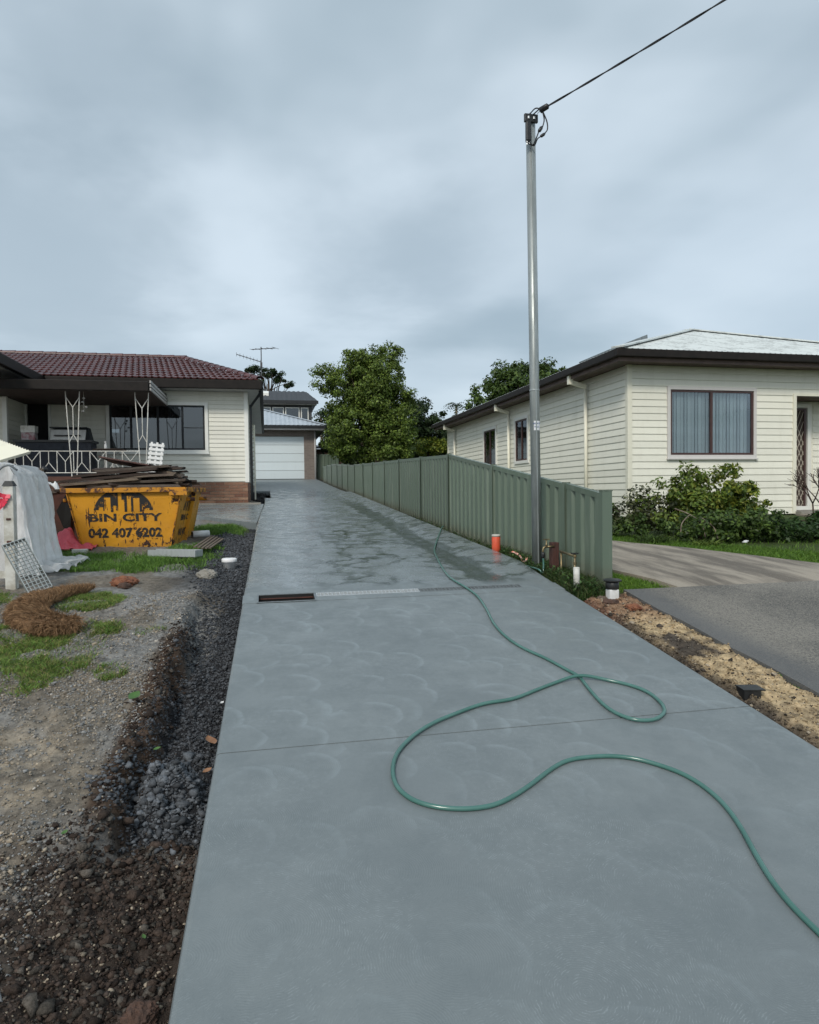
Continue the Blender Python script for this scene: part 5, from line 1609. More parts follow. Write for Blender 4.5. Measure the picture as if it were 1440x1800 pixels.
# white slatted shutter standing behind the heap on the verandah edge
sh = thing('slatted_gate', 'white slatted gate panel leaning behind the timber heap', 'gate panel', (-2.25, 14.6, 2.14), R(-6))
MB().box(-.13, 0, 0, -.09, .03, .66).box(.09, 0, 0, .13, .03, .66).box(-.02, 0.002, 0, .02, .028, .66).build('stile', 'white_plastic', sh)
for k in range(7):
    MB().box(-.15, -.012, .03 + k * .09, .15, -.001, .085 + k * .09).build('slat', 'white_plastic', sh)
sh.rotation_euler = (R(-8), R(6), R(-6))
MB().box(-2.6, 14.4, 1.2, -1.95, 14.95, 2.12).build('brick_step', 'brick_dark', LH)

# verandah furniture
bq = thing('barbecue_bench', 'long dark outdoor kitchen bench on the verandah', 'bench', (-4.66, 16.75, 2.122))
MB().box(-.78, -.25, 0, .78, .3, .80).build('cabinet', 'fabric_dark', bq)
MB().box(-.82, -.29, .801, .82, .33, .85).build('bench_top', 'black_plastic', bq)
for k in range(3):
    MB().box(-.72 + k * .5, -.268, .52, -.30 + k * .5, -.251, .74).build('drawer', 'fabric_dark', bq)
    MB().box(-.60 + k * .5, -.285, .62, -.42 + k * .5, -.269, .64).build('handle', 'dark_steel', bq)
hd_ = thing('barbecue_hood', 'pale steel barbecue hood standing on the dark verandah bench', 'barbecue', (-4.36, 16.70, 2.974))
MB().hull8([(-.37, -.2, 0), (.37, -.2, 0), (.37, .22, 0), (-.37, .22, 0)], [(-.37, -.13, .24), (.37, -.13, .24), (.37, .2, .27), (-.37, .2, .27)]).build('hood', 'steel_hood', hd_, bevel=.01)
MB().box(-.39, -.15, .272, .39, .22, .30).build('lid_edge', 'dark_steel', hd_)
MB().tube([(-.28, -.22, .10), (.28, -.22, .10)], .012, 6).build('handle', 'dark_steel', hd_)
MB().hull8([(.375, -.22, -.0), (.46, -.22, .0), (.46, .2, .0), (.375, .2, .0)], [(.375, -.05, .28), (.40, -.05, .28), (.40, .2, .28), (.375, .2, .28)]).build('side_panel', 'dark_steel', hd_)
bx = thing('carton', 'small printed carton on the left end of the verandah bench', 'box', (-5.18, 16.65, 2.974))
MB().box(-.15, -.1, 0, .12, .12, .17).build('box_body', 'cabinet_print', bx)
MB().box(-.16, -.11, .171, .13, .13, .32).build('box_lid', 'dirty_white', bx)
tb = thing('side_table', 'round topped white legged table on the verandah beside the bench', 'table', (-3.45, 16.35, 2.122))
MB().lathe((0, 0, .60), [(.34, 0), (.36, .015), (.34, .03)], 20).build('table_top', 'timber_dark', tb, True)
for k in range(4):
    a = R(45 + 90 * k)
    MB().tube(catmull([(.26 * math.cos(a), .26 * math.sin(a), 0), (.12 * math.cos(a), .12 * math.sin(a), .22), (.14 * math.cos(a), .14 * math.sin(a), .45), (.24 * math.cos(a), .24 * math.sin(a), .60)], 4), .012, 6).build('leg', 'white_iron', tb)
sb = thing('spray_bottle', 'clear spray bottle standing on the verandah table', 'bottle', (-3.52, 16.3, 2.753))
MB().lathe((0, 0, 0), [(.03, 0), (.035, .02), (.035, .09), (.014, .13), (.014, .15)], 10).build('bottle_body', 'white_plastic', sb, True)
MB().box(-.03, -.012, .151, .02, .012, .18).build('trigger', 'white_plastic', sb)
wc = thing('wind_chime', 'hanging wind chime of small white discs under the verandah roof', 'wind chime', (-3.79, 15.62, 3.94))
MB().tube([(0, 0, 0), (0, 0, -.40)], .004, 5).build('cord', 'white_iron', wc)
for (a, z) in ((.0, -.14), (-.03, -.22), (.05, -.33), (-.02, -.42)):
    MB().lathe((a, 0, z), [(.012, -.02), (.032, -.005), (.032, .005), (.012, .02)], 10).build('disc', 'steel_hood', wc, True)

# ------------------------------------------------------------------ things around the skip
def blob_cloth(name, mat, cx, cy, rx, ry, h, zf, label, cat, seed, peak=(0, 0), n=44):
    V = []; F = []
    for j in range(n + 1):
        for i in range(n + 1):
            u, v = 2 * i / n - 1, 2 * j / n - 1
            rr = max(abs(u), abs(v))
            ang = math.atan2(v, u)
            sc = .85 + .28 * float(vnoise(2 * math.cos(ang) + 9, 2 * math.sin(ang) + 9, seed))
            x_, y_ = cx + u * rx * sc, cy + v * ry * sc
            pk = math.exp(-(((u - peak[0]) / .42) ** 2 + ((v - peak[1]) / .42) ** 2) * 1.2)
            wr = abs(float(fbm(u, v, 3.1, 3, seed)) - .5) * 2
            z = float(zf(x_, y_)) + .012 + h * pk + h * .55 * wr * (1 - rr * .7) + .02 * wr
            V.append((x_, y_, z))
    for j in range(n):
        for i in range(n):
            a = j * (n + 1) + i
            F.append((a, a + 1, a + n + 2, a + n + 1))
    mb = MB(); mb.v = V; mb.f = F
    o = mb.build(name, mat, None, True, label=label, cat=cat)
    s = o.modifiers.new('thick', 'SOLIDIFY'); s.thickness = .004
    return o
blob_cloth('tarpaulin', 'pink_tarp', -2.68, 10.12, .36, .34, .26, gz, 'crumpled pink tarpaulin heaped at the left foot of the skip', 'tarpaulin', 3, (-.15, .1))
rp = thing('rusty_trough', 'rusty brown steel trough standing left of the skip', 'trough', (-3.25, 11.3, .93), R(4))
MB().hull8([(-.45, -.3, .0), (.45, -.3, .0), (.45, .3, .0), (-.45, .3, .0)], [(-.55, -.42, .72), (.45, -.42, .86), (.45, .4, .86), (-.55, .4, .72)]).build('trough_body', 'rust_plate', rp)
MB().hull8([(-.57, -.44, .722), (.47, -.44, .862), (.47, .42, .862), (-.57, .42, .722)], [(-.57, -.44, .76), (.47, -.44, .90), (.47, .42, .90), (-.57, .42, .76)]).build('trough_rim', 'plank_grey', rp)
rg = MB(); 
V = [(.16, -.405, .55), (.30, -.42, .80), (.40, -.43, .80), (.36, -.40, .45), (.33, -.36, .22), (.24, -.37, .30)]
rg.v = [(a, b - .02, c) for a, b, c in V] + [(a, b - .012, c) for a, b, c in V]
rg.f = [(0, 1, 2, 3, 4, 5), (11, 10, 9, 8, 7, 6)] + [(i, 6 + i, 6 + (i + 1) % 6, (i + 1) % 6) for i in range(6)]
tag(rg.build('black_rag', 'room_dark'), 'torn black rag hanging on the rusty trough', 'rag').matrix_world = rp.matrix_basis
st_ = thing('garden_stake', 'thin black stake with a knob rising behind the rusty trough', 'stake', (-3.62, 12.2, 1.0))
MB().tube([(0, 0, 0), (.02, 0, 1.12)], .022, 8).build('shaft', 'black_plastic', st_)
MB().lathe((.02, 0, 1.10), [(.02, 0), (.055, .03), (.06, .06), (.03, .10)], 12).build('knob', 'black_plastic', st_, True)
blob_cloth('plastic_bag', 'white_plastic', -3.18, 11.35, .10, .08, .10, lambda x_, y_: 1.80 + (x_ + 3.18) * -1.0, 'small white plastic bag on the rim of the rusty trough', 'bag', 8, (0, 0), 20)

# white post, tape, plastic sheet, lid grate, corrugated sheet on the far left
wp = thing('white_post', 'white painted post with dark cap at the left edge', 'post', (-2.437, 7.2, float(gz(-2.437, 7.2))), 0)
hp = 1.80 - float(gz(-2.437, 7.2))
MB().box(-.046, -.046, -.1, .046, .046, hp).build('shaft', 'dirty_white', wp, bevel=.005)
MB().hull8([(-.052, -.052, hp + .001), (.052, -.052, hp + .001), (.052, .052, hp + .001), (-.052, .052, hp + .001)], [(-.03, -.03, hp + .05), (.03, -.03, hp + .05), (.03, .03, hp + .05), (-.03, .03, hp + .05)]).build('cap', 'dark_steel', wp)
for z_ in (hp - .33, .45):
    MB().box(-.02, -.052, z_, .02, -.0462, z_ + .02).build('bolt', 'rust_plate', wp)
tpz = float(gz(-2.5, 7.1)) + .84
tt = MB()
random.seed(5)
for k in range(5):
    pts = [(-2.41 - .02 * k, 7.135, tpz + .06 - .02 * k)]
    for s in range(1, 7):
        pts.append((pts[-1][0] - .045 + random.uniform(-.01, .01), 7.13 + random.uniform(-.04, .02), pts[-1][2] + random.uniform(-.05, .015)))
    for a, b in zip(pts, pts[1:]):
        tt.bar(a, b, .045 + random.uniform(-.01, .01), .003, (random.uniform(-.3, .3), -1, random.uniform(-.3, .5)))
tt.build('flagging_tape', 'pink_tape', None, label='bright pink flagging tape tied round the white post', cat='tape')
# low timber frame beneath the sheet
fr_ = thing('timber_rack', 'low dark timber rack under the draped plastic sheet', 'rack', (-3.2, 8.3, float(gz(-3.2, 8.3))))
zb0 = float(gz(-3.0, 7.9))
for (x_, y_) in ((-.72, -.45), (.55, -.45), (-.72, .55), (.55, .55)):
    MB().box(x_ - .03, y_ - .03, -.1, x_ + .03, y_ + .03, 1.12).build('upright', 'timber_dark', fr_)
MB().box(-.75, -.48, 1.121, .58, -.42, 1.16).box(-.75, .52, 1.121, .58, .58, 1.16).build('deck', 'plank_pale', fr_)
MB().box(-.75, -.50, .15, .6, -.481, .42).build('side_board', 'plank_grey', fr_)
rl = MB().box(-4.2, 7.18, float(gz(-3, 7)) + .10, -2.485, 7.22, float(gz(-3, 7)) + .17).build('fence_rail', 'dirty_white', None, label='low white rail running left from the white post', cat='rail')
# translucent sheet
def drape():
    ztop = 2.06
    nu, nv = 90, 46
    V = []; F = []
    gnd = float(gz(-2.3, 7.8))
    for j in range(nv + 1):
        v = j / nv
        yy = 7.72 + 1.2 * v
        for i in range(nu + 1):
            s = i / nu * 2.75           # arc length from the far left over the top and down
            if s < .98:
                x_, z_ = -3.55 + s, ztop + .01 * math.sin(s * 9 + v * 4)
            elif s < 1.28:
                a = (s - .98) / .30 * (math.pi / 2 - .2)
                x_, z_ = -2.57 + .19 * math.sin(a), ztop - .19 + .19 * math.cos(a)
            else:
                t = (s - 1.28)
                x_, z_ = -2.384 + t * .12, ztop - .155 - t * .99
                x_ += .035 * math.sin(v * 30 + t * 2.2) * min(1, t * 2) + .02 * math.sin(v * 55 + 1.0)
                if z_ < gnd + .16:
                    o_ = gnd + .16 - z_
                    z_ = gnd + .05 + .09 * abs(math.sin(o_ * 7 + v * 12)); x_ += o_ * .45
            yy2 = yy + .02 * math.sin(s * 7 + v * 3) - (.05 * v)
            V.append((x_ - .17, yy2, z_))
    for j in range(nv):
        for i in range(nu):
            a = j * (nu + 1) + i
            F.append((a, a + 1, a + nu + 2, a + nu + 1))
    # front curtain hanging from the first row
    o = len(V)
    nr = 30
    first = [V[i] for i in range(0, 62)]
    for k in range(nr + 1):
        t = k / nr
        for i, p in enumerate(first):
            zz = p[2] - (p[2] - gnd - .03) * t
            V.append((p[0] + .10 * t * (1 if p[0] > -2.75 else .4), p[1] - .03 * t - .045 * math.sin(p[0] * 17 + t * 1.5) * t - .02 * math.sin(p[0] * 41), zz))
    m_ = len(first)
    for k in range(nr):
        for i in range(m_ - 1):
            a = o + k * m_ + i
            F.append((a, a + m_, a + m_ + 1, a + 1))
    VV = np.array(V)
    VV[:, 0] += .07 * (fbm(VV[:, 1] * 3 + 4, VV[:, 2] * 1.3 + 3, 2.2, 4, 71) - .5)
    VV[:, 1] += .10 * (fbm(VV[:, 0] * 4 + 9, VV[:, 2] * .9 + 3, 2.4, 4, 72) - .5)
    VV[:, 2] += .04 * (fbm(VV[:, 0] * 3 + 9, VV[:, 1] * 3, 2.0, 3, 73) - .5)
    V = [tuple(p) for p in VV]
    mb = MB(); mb.v = V; mb.f = F
    return mb.build('plastic_sheet', 'plastic_sheet', None, True, label='translucent white plastic sheet draped over a frame at the left edge', cat='plastic sheet')
drape()
MB().tube(catmull([(-2.50, 7.62, 1.97), (-2.58, 7.60, 2.02), (-2.67, 7.58, 1.95), (-2.72, 7.56, 1.72)], 6), .012, 6).build('bent_rod', 'galv_dull', None, True, label='bent grey rod arching over the front of the plastic sheet', cat='rod')
# corrugated sheet
cs = MB()
cC = np.array((-2.545, 8.2, 2.19)); cE1 = np.array((-.285, -.10, -.105)); cE1 /= np.linalg.norm(cE1); cE2 = np.array((-.59, .80, .186)); cE2 /= np.linalg.norm(cE2)
for i in range(73):
    p0_ = cC + cE2 * (1.5 * i / 72); p1_ = p0_ + cE1 * 1.2
    off = .018 * math.cos(i * math.pi / 2)
    cs.v += [(p0_[0], p0_[1], p0_[2] + off), (p1_[0], p1_[1], p1_[2] + off)]
    if i: cs.f.append((2 * i - 2, 2 * i, 2 * i + 1, 2 * i - 1))
o = cs.build('corrugated_sheet', 'cream_trim', None, False, label='cream corrugated roofing sheet lying over the plastic covered frame', cat='roofing sheet')
s = o.modifiers.new('thick', 'SOLIDIFY'); s.thickness = .006
# pit lid leaning on the post
T0, T1, B0, B1 = map(Vector, ((-2.443, 6.98, 1.243), (-2.253, 7.08, 1.318), (-2.144, 6.75, .79), (-1.973, 6.85, .853)))
lid = thing('steel_grate', 'galvanised steel pit grate leaning against the white post', 'grate')
ex_, ey_ = (B1 - B0), (T0 - B0)
W_, H_ = ex_.length, ey_.length
ex_.normalize(); ey_.normalize()
nz_ = ex_.cross(ey_).normalized()
lid.matrix_world = Matrix(((ex_.x, ey_.x, nz_.x, B0.x), (ex_.y, ey_.y, nz_.y, B0.y), (ex_.z, ey_.z, nz_.z, B0.z), (0, 0, 0, 1)))
dp_ = .05
fm = MB().box(0, 0, -dp_, .008, H_, 0).box(W_ - .008, 0, -dp_, W_, H_, 0).box(.008, 0, -dp_, W_ - .008, .008, 0).box(.008, H_ - .008, -dp_, W_ - .008, H_, 0)
fm.build('frame', 'galv_pole', lid)
bmx = mesh_of(MB().box(-.0035, .008, -.035, .0035, H_ - .008, -.003), 'galv_pole')
for k in range(1, 6):
    inst(bmx, 'bar', lid, (W_ * k / 6, 0, 0))
bmy = mesh_of(MB().box(.008, -.003, -.012, W_ - .008, .003, -.001), 'galv_pole')
for k in range(1, 15):
    inst(bmy, 'cross_bar', lid, (0, H_ * k / 15, 0))

# coir log
CP = [(-1.62, 6.74), (-1.73, 6.60), (-1.83, 6.37), (-1.88, 6.04), (-1.85, 5.76), (-1.72, 5.50), (-1.55, 5.38), (-1.40, 5.42)]
cp = catmull([np.array((a, b, 0.)) for a, b in CP], 8)
cm = MB(); n = 14
RAD = np.interp(np.linspace(0, 1, len(cp)), [0, .08, .25, .5, .85, .97, 1], [.03, .075, .10, .135, .14, .115, .05])
cl = thing('coir_log', 'curved brown coir fibre log lying on the dirt by the white post', 'coir log')
for i, p in enumerate(cp):
    d_ = (cp[min(i + 1, len(cp) - 1)] - cp[max(i - 1, 0)]); d_ /= np.linalg.norm(d_)
    sd = np.array((-d_[1], d_[0], 0))
    zc = float(gz(p[0], p[1]))
    for k in range(n):
        a = 2 * math.pi * k / n
        rr = RAD[i] * (1 + .32 * (float(vnoise(i * .45, k * .8, 3)) - .5))
        q = p + sd * math.cos(a) * rr
        cm.v.append((q[0], q[1], zc + .035 + max(-.05, math.sin(a) * rr * .52) + .0))
    if i:
        for k in range(n):
            cm.f.append(((i - 1) * n + k, (i - 1) * n + (k + 1) % n, i * n + (k + 1) % n, i * n + k))
cm.f.append(tuple(range(n))); cm.f.append(tuple((len(cp) - 1) * n + k for k in range(n - 1, -1, -1)))
co = cm.build('log_body', 'rock_brown', cl, True)
pmat('coir', (.27, .155, .075), (.16, .085, .042), 14, .95, .9, 90)
co.data.materials[0] = MATS['coir']
nf = 22000
ii = RNG.integers(1, len(cp) - 1, nf)
aa = RNG.uniform(-.1, math.pi + .1, nf)
P3 = np.array(cp)[ii]; dd = np.array(cp)[ii + 1] - np.array(cp)[ii - 1]; dd /= np.linalg.norm(dd, axis=1)[:, None]
sd = np.stack([-dd[:, 1], dd[:, 0], 0 * aa], -1)
rr = RAD[ii] * RNG.uniform(.93, 1.06, nf)
base = P3 + sd * (np.cos(aa) * rr)[:, None] + dd * RNG.uniform(-.05, .05, nf)[:, None]
base[:, 2] = gz(P3[:, 0], P3[:, 1]) + .032 + np.sin(aa) * rr * .52
tv = sd * (-np.sin(aa))[:, None] + np.array((0, 0, 1)) * (np.cos(aa) * .62)[:, None] + dd * RNG.normal(0, .7, nf)[:, None] + RNG.normal(0, .35, (nf, 3))
tv /= np.linalg.norm(tv, axis=1)[:, None]
ln = RNG.uniform(.02, .085, nf)[:, None]
sdv = np.cross(tv, RNG.normal(size=(nf, 3))); sdv /= np.linalg.norm(sdv, axis=1)[:, None]
mid_ = base + tv * ln * .5 + np.array((0, 0, .006)); end_ = base + tv * ln
V = np.stack([base - sdv * .0018, base + sdv * .0018, mid_ + sdv * .0015, mid_ - sdv * .0015, end_], 1)
q = np.arange(nf)[:, None] * 5
F = np.concatenate([q + np.array([[0, 1, 2]]), q + np.array([[0, 2, 3]]), q + np.array([[3, 2, 4]])])
C_ = np.array([(.26, .155, .08), (.18, .105, .055), (.33, .205, .11)])[RNG.integers(0, 3, nf)] * RNG.uniform(.6, 1.2, (nf, 1))
link('coir_fibres', npmesh('coir_fibres', V.reshape(-1, 3), F, np.repeat(C_, 5, axis=0)), 'fibre', cl, kind='stuff')

# galvanised channel, loose strips, pvc pipe, paint tin, brick
gzs = lambda x_, y_: float(gz(x_, y_))
ch = thing('steel_channel', 'open galvanised drain channel length lying on the grass by the skip', 'channel', (-1.12, 8.80, gzs(-1.12, 8.80) + .035), R(-28))
MB().box(-.34, -.08, 0, .34, .08, .006).build('channel_base', 'galv_dull', ch)
for s in (-1, 1):
    MB().box(-.34, s * .08 - .003, .006, .34, s * .08 + .003, .085).build('channel_side', 'galv_bright', ch)
MB().box(.334, -.076, .007, .34, .076, .085).build('channel_end', 'galv_bright', ch)
for k in range(5):
    a = R(80 + k * 3)
    x0_, y0_ = -.90 + k * .045, 8.90 + .02 * k
    x1_, y1_ = -.90 + k * .05 + .06, 10.9 - k * .12
    MB().bar((x0_, y0_, gzs(x0_, y0_) + .13 - .006 * k), (x1_, y1_, gzs(x1_, y1_) + .035), .03, .014).build('timber_strip', 'plank_pale', None, label='thin pale timber strip propped on the steel channel beside the skip', cat='timber strip', group='timber strips propped on the channel')
pv = thing('pvc_pipe', 'short white pipe offcut lying by the right foot of the skip', 'pipe', (-1.02, 11.0, gzs(-1.02, 11.0) + .05), R(20))
MB().tube([(-.12, 0, 0), (.14, .02, 0)], .055, 14).build('pipe_body', 'white_plastic', pv, True)
MB().tube([(-.13, 0, 0), (-.121, 0, 0)], .044, 14).build('pipe_bore', 'plank_brown', pv)
pc = thing('capped_pipe', 'round white cap standing in the dark gravel by the slab', 'pipe cap', (-.435, 8.15, gzs(-.435, 8.15) - .02))
MB().lathe((0, 0, 0), [(.070, 0), (.070, .09), (.085, .092), (.088, .10), (.088, .128), (.080, .137)], 24).build('cap', 'tin_lid', pc, True)
tag(MB().box(-2.46, 9.35, gzs(-2.4, 9.4) - .01, -2.28, 9.44, gzs(-2.4, 9.4) + .075).build('paver', 'dirty_white', None, bevel=.006), 'small pale brick lying on the grass in front of the skip', 'brick')

def lump(name, mat, x_, y_, r_, label, cat, seed, flat=.6):
    import bmesh
    bm = bmesh.new()
    bmesh.ops.create_icosphere(bm, subdivisions=4, radius=r_)
    for v in bm.verts:
        nrm = v.co.normalized()
        k = float(fbm(nrm.x * 1.5 + nrm.z + 5, nrm.y * 1.5 - nrm.z * .7 + 5, 1.6, 4, seed))
        k2 = float(fbm(nrm.x * 3 + nrm.z * 2 + 7, nrm.y * 3 - nrm.z * 2 + 7, 4.0, 3, seed + 3))
        v.co = nrm * r_ * (.45 + .65 * k + .5 * abs(k2 - .5) + .2 * k2)
        v.co.z *= flat
    me = bpy.data.meshes.new(name); bm.to_mesh(me); bm.free()
    o = link(name, me, mat, None, label=label, cat=cat)
    o.location = (x_, y_, gzs(x_, y_) + r_ * flat * .35)
    return o
lump('clay_lump', 'rock_orange', -1.40, 7.12, .13, 'orange clay lump on the bare dirt between the coir log and the grass', 'clay lump', 4, .5)
lump('rubble', 'rock_brown', -1.36, 6.95, .07, 'small brown rubble piece just in front of the orange clay lump', 'rubble', 6)
lump('rock', 'old_concrete', -.62, 7.35, .11, 'pale rough stone in the dark gravel below the white cap', 'stone', 9, .6)
lump('rock', 'rock_brown', -.40, 2.10, .055, 'brown clay lump at the very bottom left beside the slab', 'clay lump', 12, .7)
def leaf(x_, y_, L, mat, rz, label, z=0.0, curl=.4):
    mb = MB(); n = 8
    for i in range(n + 1):
        t = i / n; wd = L * .30 * math.sin(math.pi * min(1, t * .95 + .04))
        zz = curl * L * (t - .5) ** 2 * 1.5
        mb.v += [(L * (t - .5), -wd, zz + wd * .5), (L * (t - .5), 0, zz), (L * (t - .5), wd, zz + wd * .5)]
        if i:
            a = 3 * (i - 1)
            mb.f += [(a, a + 1, a + 4, a + 3), (a + 1, a + 2, a + 5, a + 4)]
    o = mb.build('fallen_leaf', mat, None, True, label=label, cat='leaf')
    o.location = (x_, y_, gzs(x_, y_) + .02 + z); o.rotation_euler = (R(12), R(-10), rz)
leaf(-.745, 3.99, .10, 'green_leaf', 1.2, 'bright green leaf lying on the brown earth cut', .03)
leaf(-.315, 3.72, .10, 'dry_leaf', 2.0, 'curled brown dry leaf beside the slab near the saw cut', .05)
leaf(-.31, 3.45, .05, 'dry_leaf', .6, 'small reddish leaf beside the dark gravel heap', .05)
leaf(-.52, 3.30, .035, 'green_leaf', .3, 'tiny pale green leaf on top of the dark gravel heap', .06)
leaf(-.80, 2.84, .03, 'green_leaf', .9, 'tiny green leaf on the gravel at the left edge')
leaf(-.44, 2.42, .025, 'green_leaf', 2.0, 'tiny pale leaf on the brown soil near the bottom')
leaf(-.28, 4.15, .03, 'white_plastic', 1.0, 'scrap of white paper beside the slab edge', .06)

# ------------------------------------------------------------------ garden hose
HOSE = [(2.79, 10.45), (2.704, 10.234), (2.458, 9.468), (2.189, 8.646), (2.052, 8.136), (1.943, 7.546), (1.858, 7.071), (1.768, 6.423), (1.781, 5.976), (1.81, 5.672), (1.767, 5.279), (1.703, 4.911), (1.692, 4.606), (1.73, 4.37), (1.81, 4.167), (1.868, 3.944), (1.892, 3.85), (1.875, 3.724), (1.857, 3.583), (1.85, 3.434), (1.875, 3.325), (1.936, 3.254), (2.032, 3.243), (2.12, 3.295), (2.166, 3.357), (2.191, 3.44), (2.194, 3.563), (2.145, 3.669), (2.046, 3.762), (1.883, 3.816), (1.721, 3.793), (1.535, 3.702), (1.36, 3.616), (1.18, 3.589), (0.987, 3.497), (0.838, 3.411), (0.704, 3.294), (0.604, 3.16), (0.556, 3.039), (0.539, 2.922), (0.552, 2.831), (0.597, 2.75), (0.681, 2.689), (0.795, 2.656), (0.908, 2.659), (1.013, 2.702), (1.136, 2.78), (1.277, 2.882), (1.389, 2.938), (1.511, 2.947), (1.623, 2.932), (1.718, 2.888), (1.794, 2.817), (1.856, 2.732), (1.886, 2.628), (1.888, 2.498), (1.853, 2.347), (1.798, 2.199), (1.749, 2.052), (1.725, 1.931), (1.721, 1.807), (1.726, 1.683), (1.8, 1.3), (2.2, .6), (2.6, .2)]
hp_ = []
hr = .0105
H3 = []
for i, (a, b) in enumerate(HOSE):
    k = float(kerb(b))
    zz = float(prof(b)) + k * float(np.interp(a, [2.1, 2.22, 2.40, 2.68], [0, .12, .6, 1.0]))
    cross = math.exp(-((a - 1.885) ** 2 + (b - 3.83) ** 2) / .10 ** 2)
    lift = 2.1 * hr * cross if i > 25 else 0
    H3.append((a, b, zz + hr + lift))
hp_ = catmull(H3, 8)
sm = np.array(hp_)
for _ in range(5):
    sm[1:-1] = .25 * sm[:-2] + .5 * sm[1:-1] + .25 * sm[2:]
MB().tube(sm, hr, 10).build('garden_hose', 'hose_green', None, True, label='long green garden hose looping across the grey driveway', cat='hose')

# ------------------------------------------------------------------ small things by the fence end
def gp(x_, y_, dz=0): return (x_, y_, gzs(x_, y_) + dz)
op = thing('orange_pipe', 'bright orange capped pipe standing at the driveway edge by the fence', 'pipe', gp(2.745, 7.80))
MB().lathe((0, 0, 0), [(.052, -.1), (.052, .27), (.050, .275)], 20).build('pipe_body', 'orange_plastic', op, True)
MB().lathe((0, 0, .2755), [(.054, 0), (.054, .022), (.04, .026)], 20).build('pipe_top', 'dirty_white', op, True)
tp_ = thing('tap_post', 'rotting red brown timber post carrying a brass garden tap', 'post', gp(2.93, 6.52))
MB().box(-.04, -.04, -.1, .04, .04, .36).build('timber', 'post_redbrown', tp_, bevel=.006)
tapz = gzs(2.93, 6.52)
tap = thing('garden_tap', 'brass garden tap with hose fitting on the red brown post', 'tap', (2.93 - .045, 6.48, tapz + .32))
MB().tube([(.03, 0, 0), (-.06, -.005, 0)], .011, 8).build('spout_pipe', 'brass', tap, True)
MB().tube(catmull([(-.05, -.005, 0), (-.085, -.008, -.005), (-.10, -.01, -.03), (-.10, -.01, -.055)], 4), .012, 8).build('spout', 'brass', tap, True)
MB().lathe((-.06, -.005, .0), [(.013, 0), (.014, .03), (.008, .035), (.008, .07)], 10).build('bonnet', 'brass', tap, True)
MB().box(-.095, -.011, .071, -.025, .001, .082).build('handle', 'brass', tap)
MB().lathe((-.10, -.01, -.115), [(.016, 0), (.021, .01), (.021, .045), (.015, .06)], 10).build('hose_fitting', 'black_plastic', tap, True)
MB().tube(catmull([(2.785, 6.47, tapz + .21), (2.785, 6.46, tapz + .12), (2.76, 6.43, tapz + .04), (2.715, 6.40, float(prof(6.4)) + .05), (2.74, 6.75, float(prof(6.75)) + .03), (2.80, 7.5, gzs(2.8, 7.5) + .02)], 6), .0095, 8).build('tap_hose', 'hose_green', None, True, label='short hose drop from the brass tap to the ground by the pole', cat='hose')
wm = thing('water_riser', 'old brass water pipe riser standing in weeds beside the tap post', 'pipe', gp(3.0, 6.15))
wz = .30
MB().tube([(-.06, .22, -.1), (-.06, .22, wz)], .011, 8).build('riser', 'brass', wm, True)
MB().tube([(-.06, .24, wz), (-.10, -.18, wz - .01)], .013, 8).build('cross_pipe', 'brass', wm, True)
MB().tube([(-.10, -.17, wz + .01), (-.10, -.17, -.1)], .011, 8).build('riser', 'brass', wm, True)
for z_ in (wz - .02, wz - .09):
    MB().lathe((-.10, -.17, z_), [(.017, 0), (.018, .012), (.017, .024)], 8).build('union_nut', 'brass', wm)
MB().box(-.13, -.19, wz + .011, -.07, -.15, wz + .022).build('stop_handle', 'black_plastic', wm)
pp = thing('pvc_riser', 'short white pipe with dirt marks standing in the weeds near the driveway edge', 'pipe', gp(2.83, 5.80))
MB().lathe((0, 0, 0), [(.029, -.08), (.029, .235), (.026, .24)], 14).build('pipe_body', 'dirty_white', pp, True)
vt = thing('vent_pipe', 'white vent pipe with a black cap at the end of the fence', 'vent pipe', gp(3.03, 5.50))
MB().box(-.046, -.046, -.1, .046, .046, .085).build('pipe_body', 'white_plastic', vt, bevel=.012)
MB().lathe((0, 0, .086), [(.056, 0), (.06, .01), (.06, .055), (.052, .066)], 18).build('collar', 'black_plastic', vt, True)
MB().lathe((0, 0, .153), [(.076, 0), (.084, .005), (.084, .014), (.06, .022)], 8).build('cap', 'black_plastic', vt)
bb = thing('black_box', 'small black plastic box half sunk in the sandy verge', 'box', gp(2.84, 3.52, .0), R(-12))
MB().box(-.05, -.05, -.06, .05, .05, .035).build('box_body', 'black_plastic', bb)
MB().box(-.055, -.055, .0355, .075, .055, .043).build('box_lid', 'black_plastic', bb)
lump('rubble', 'rock_orange', 3.06, 5.20, .07, 'reddish clay lump on the verge below the vent pipe', 'clay lump', 31, .55)
lump('rubble', 'plank_pale', 2.94, 5.52, .05, 'pale tan stone beside the white vent pipe', 'stone', 33, .5)
lump('rubble', 'rock_brown', 2.93, 5.36, .08, 'brown clod on the verge just left of the vent pipe', 'clod', 35, .5)
tpp = [(2.86, 7.62, .10), (2.84, 7.50, .13), (2.86, 7.35, .12), (2.84, 7.22, .10), (2.82, 7.13, .07), (2.83, 7.05, .09), (2.86, 7.10, .12)]
tb_ = MB()
for a, b in zip(tpp, tpp[1:]):
    A = (a[0], a[1], gzs(a[0], a[1]) + a[2]); B = (b[0], b[1], gzs(b[0], b[1]) + b[2])
    tb_.bar(A, B, .022, .002, (-.5, -.6, .5))
tb_.build('warning_tape', 'tape_orange', None, label='scrap of orange and white tape in the weeds beside the orange pipe', cat='tape')

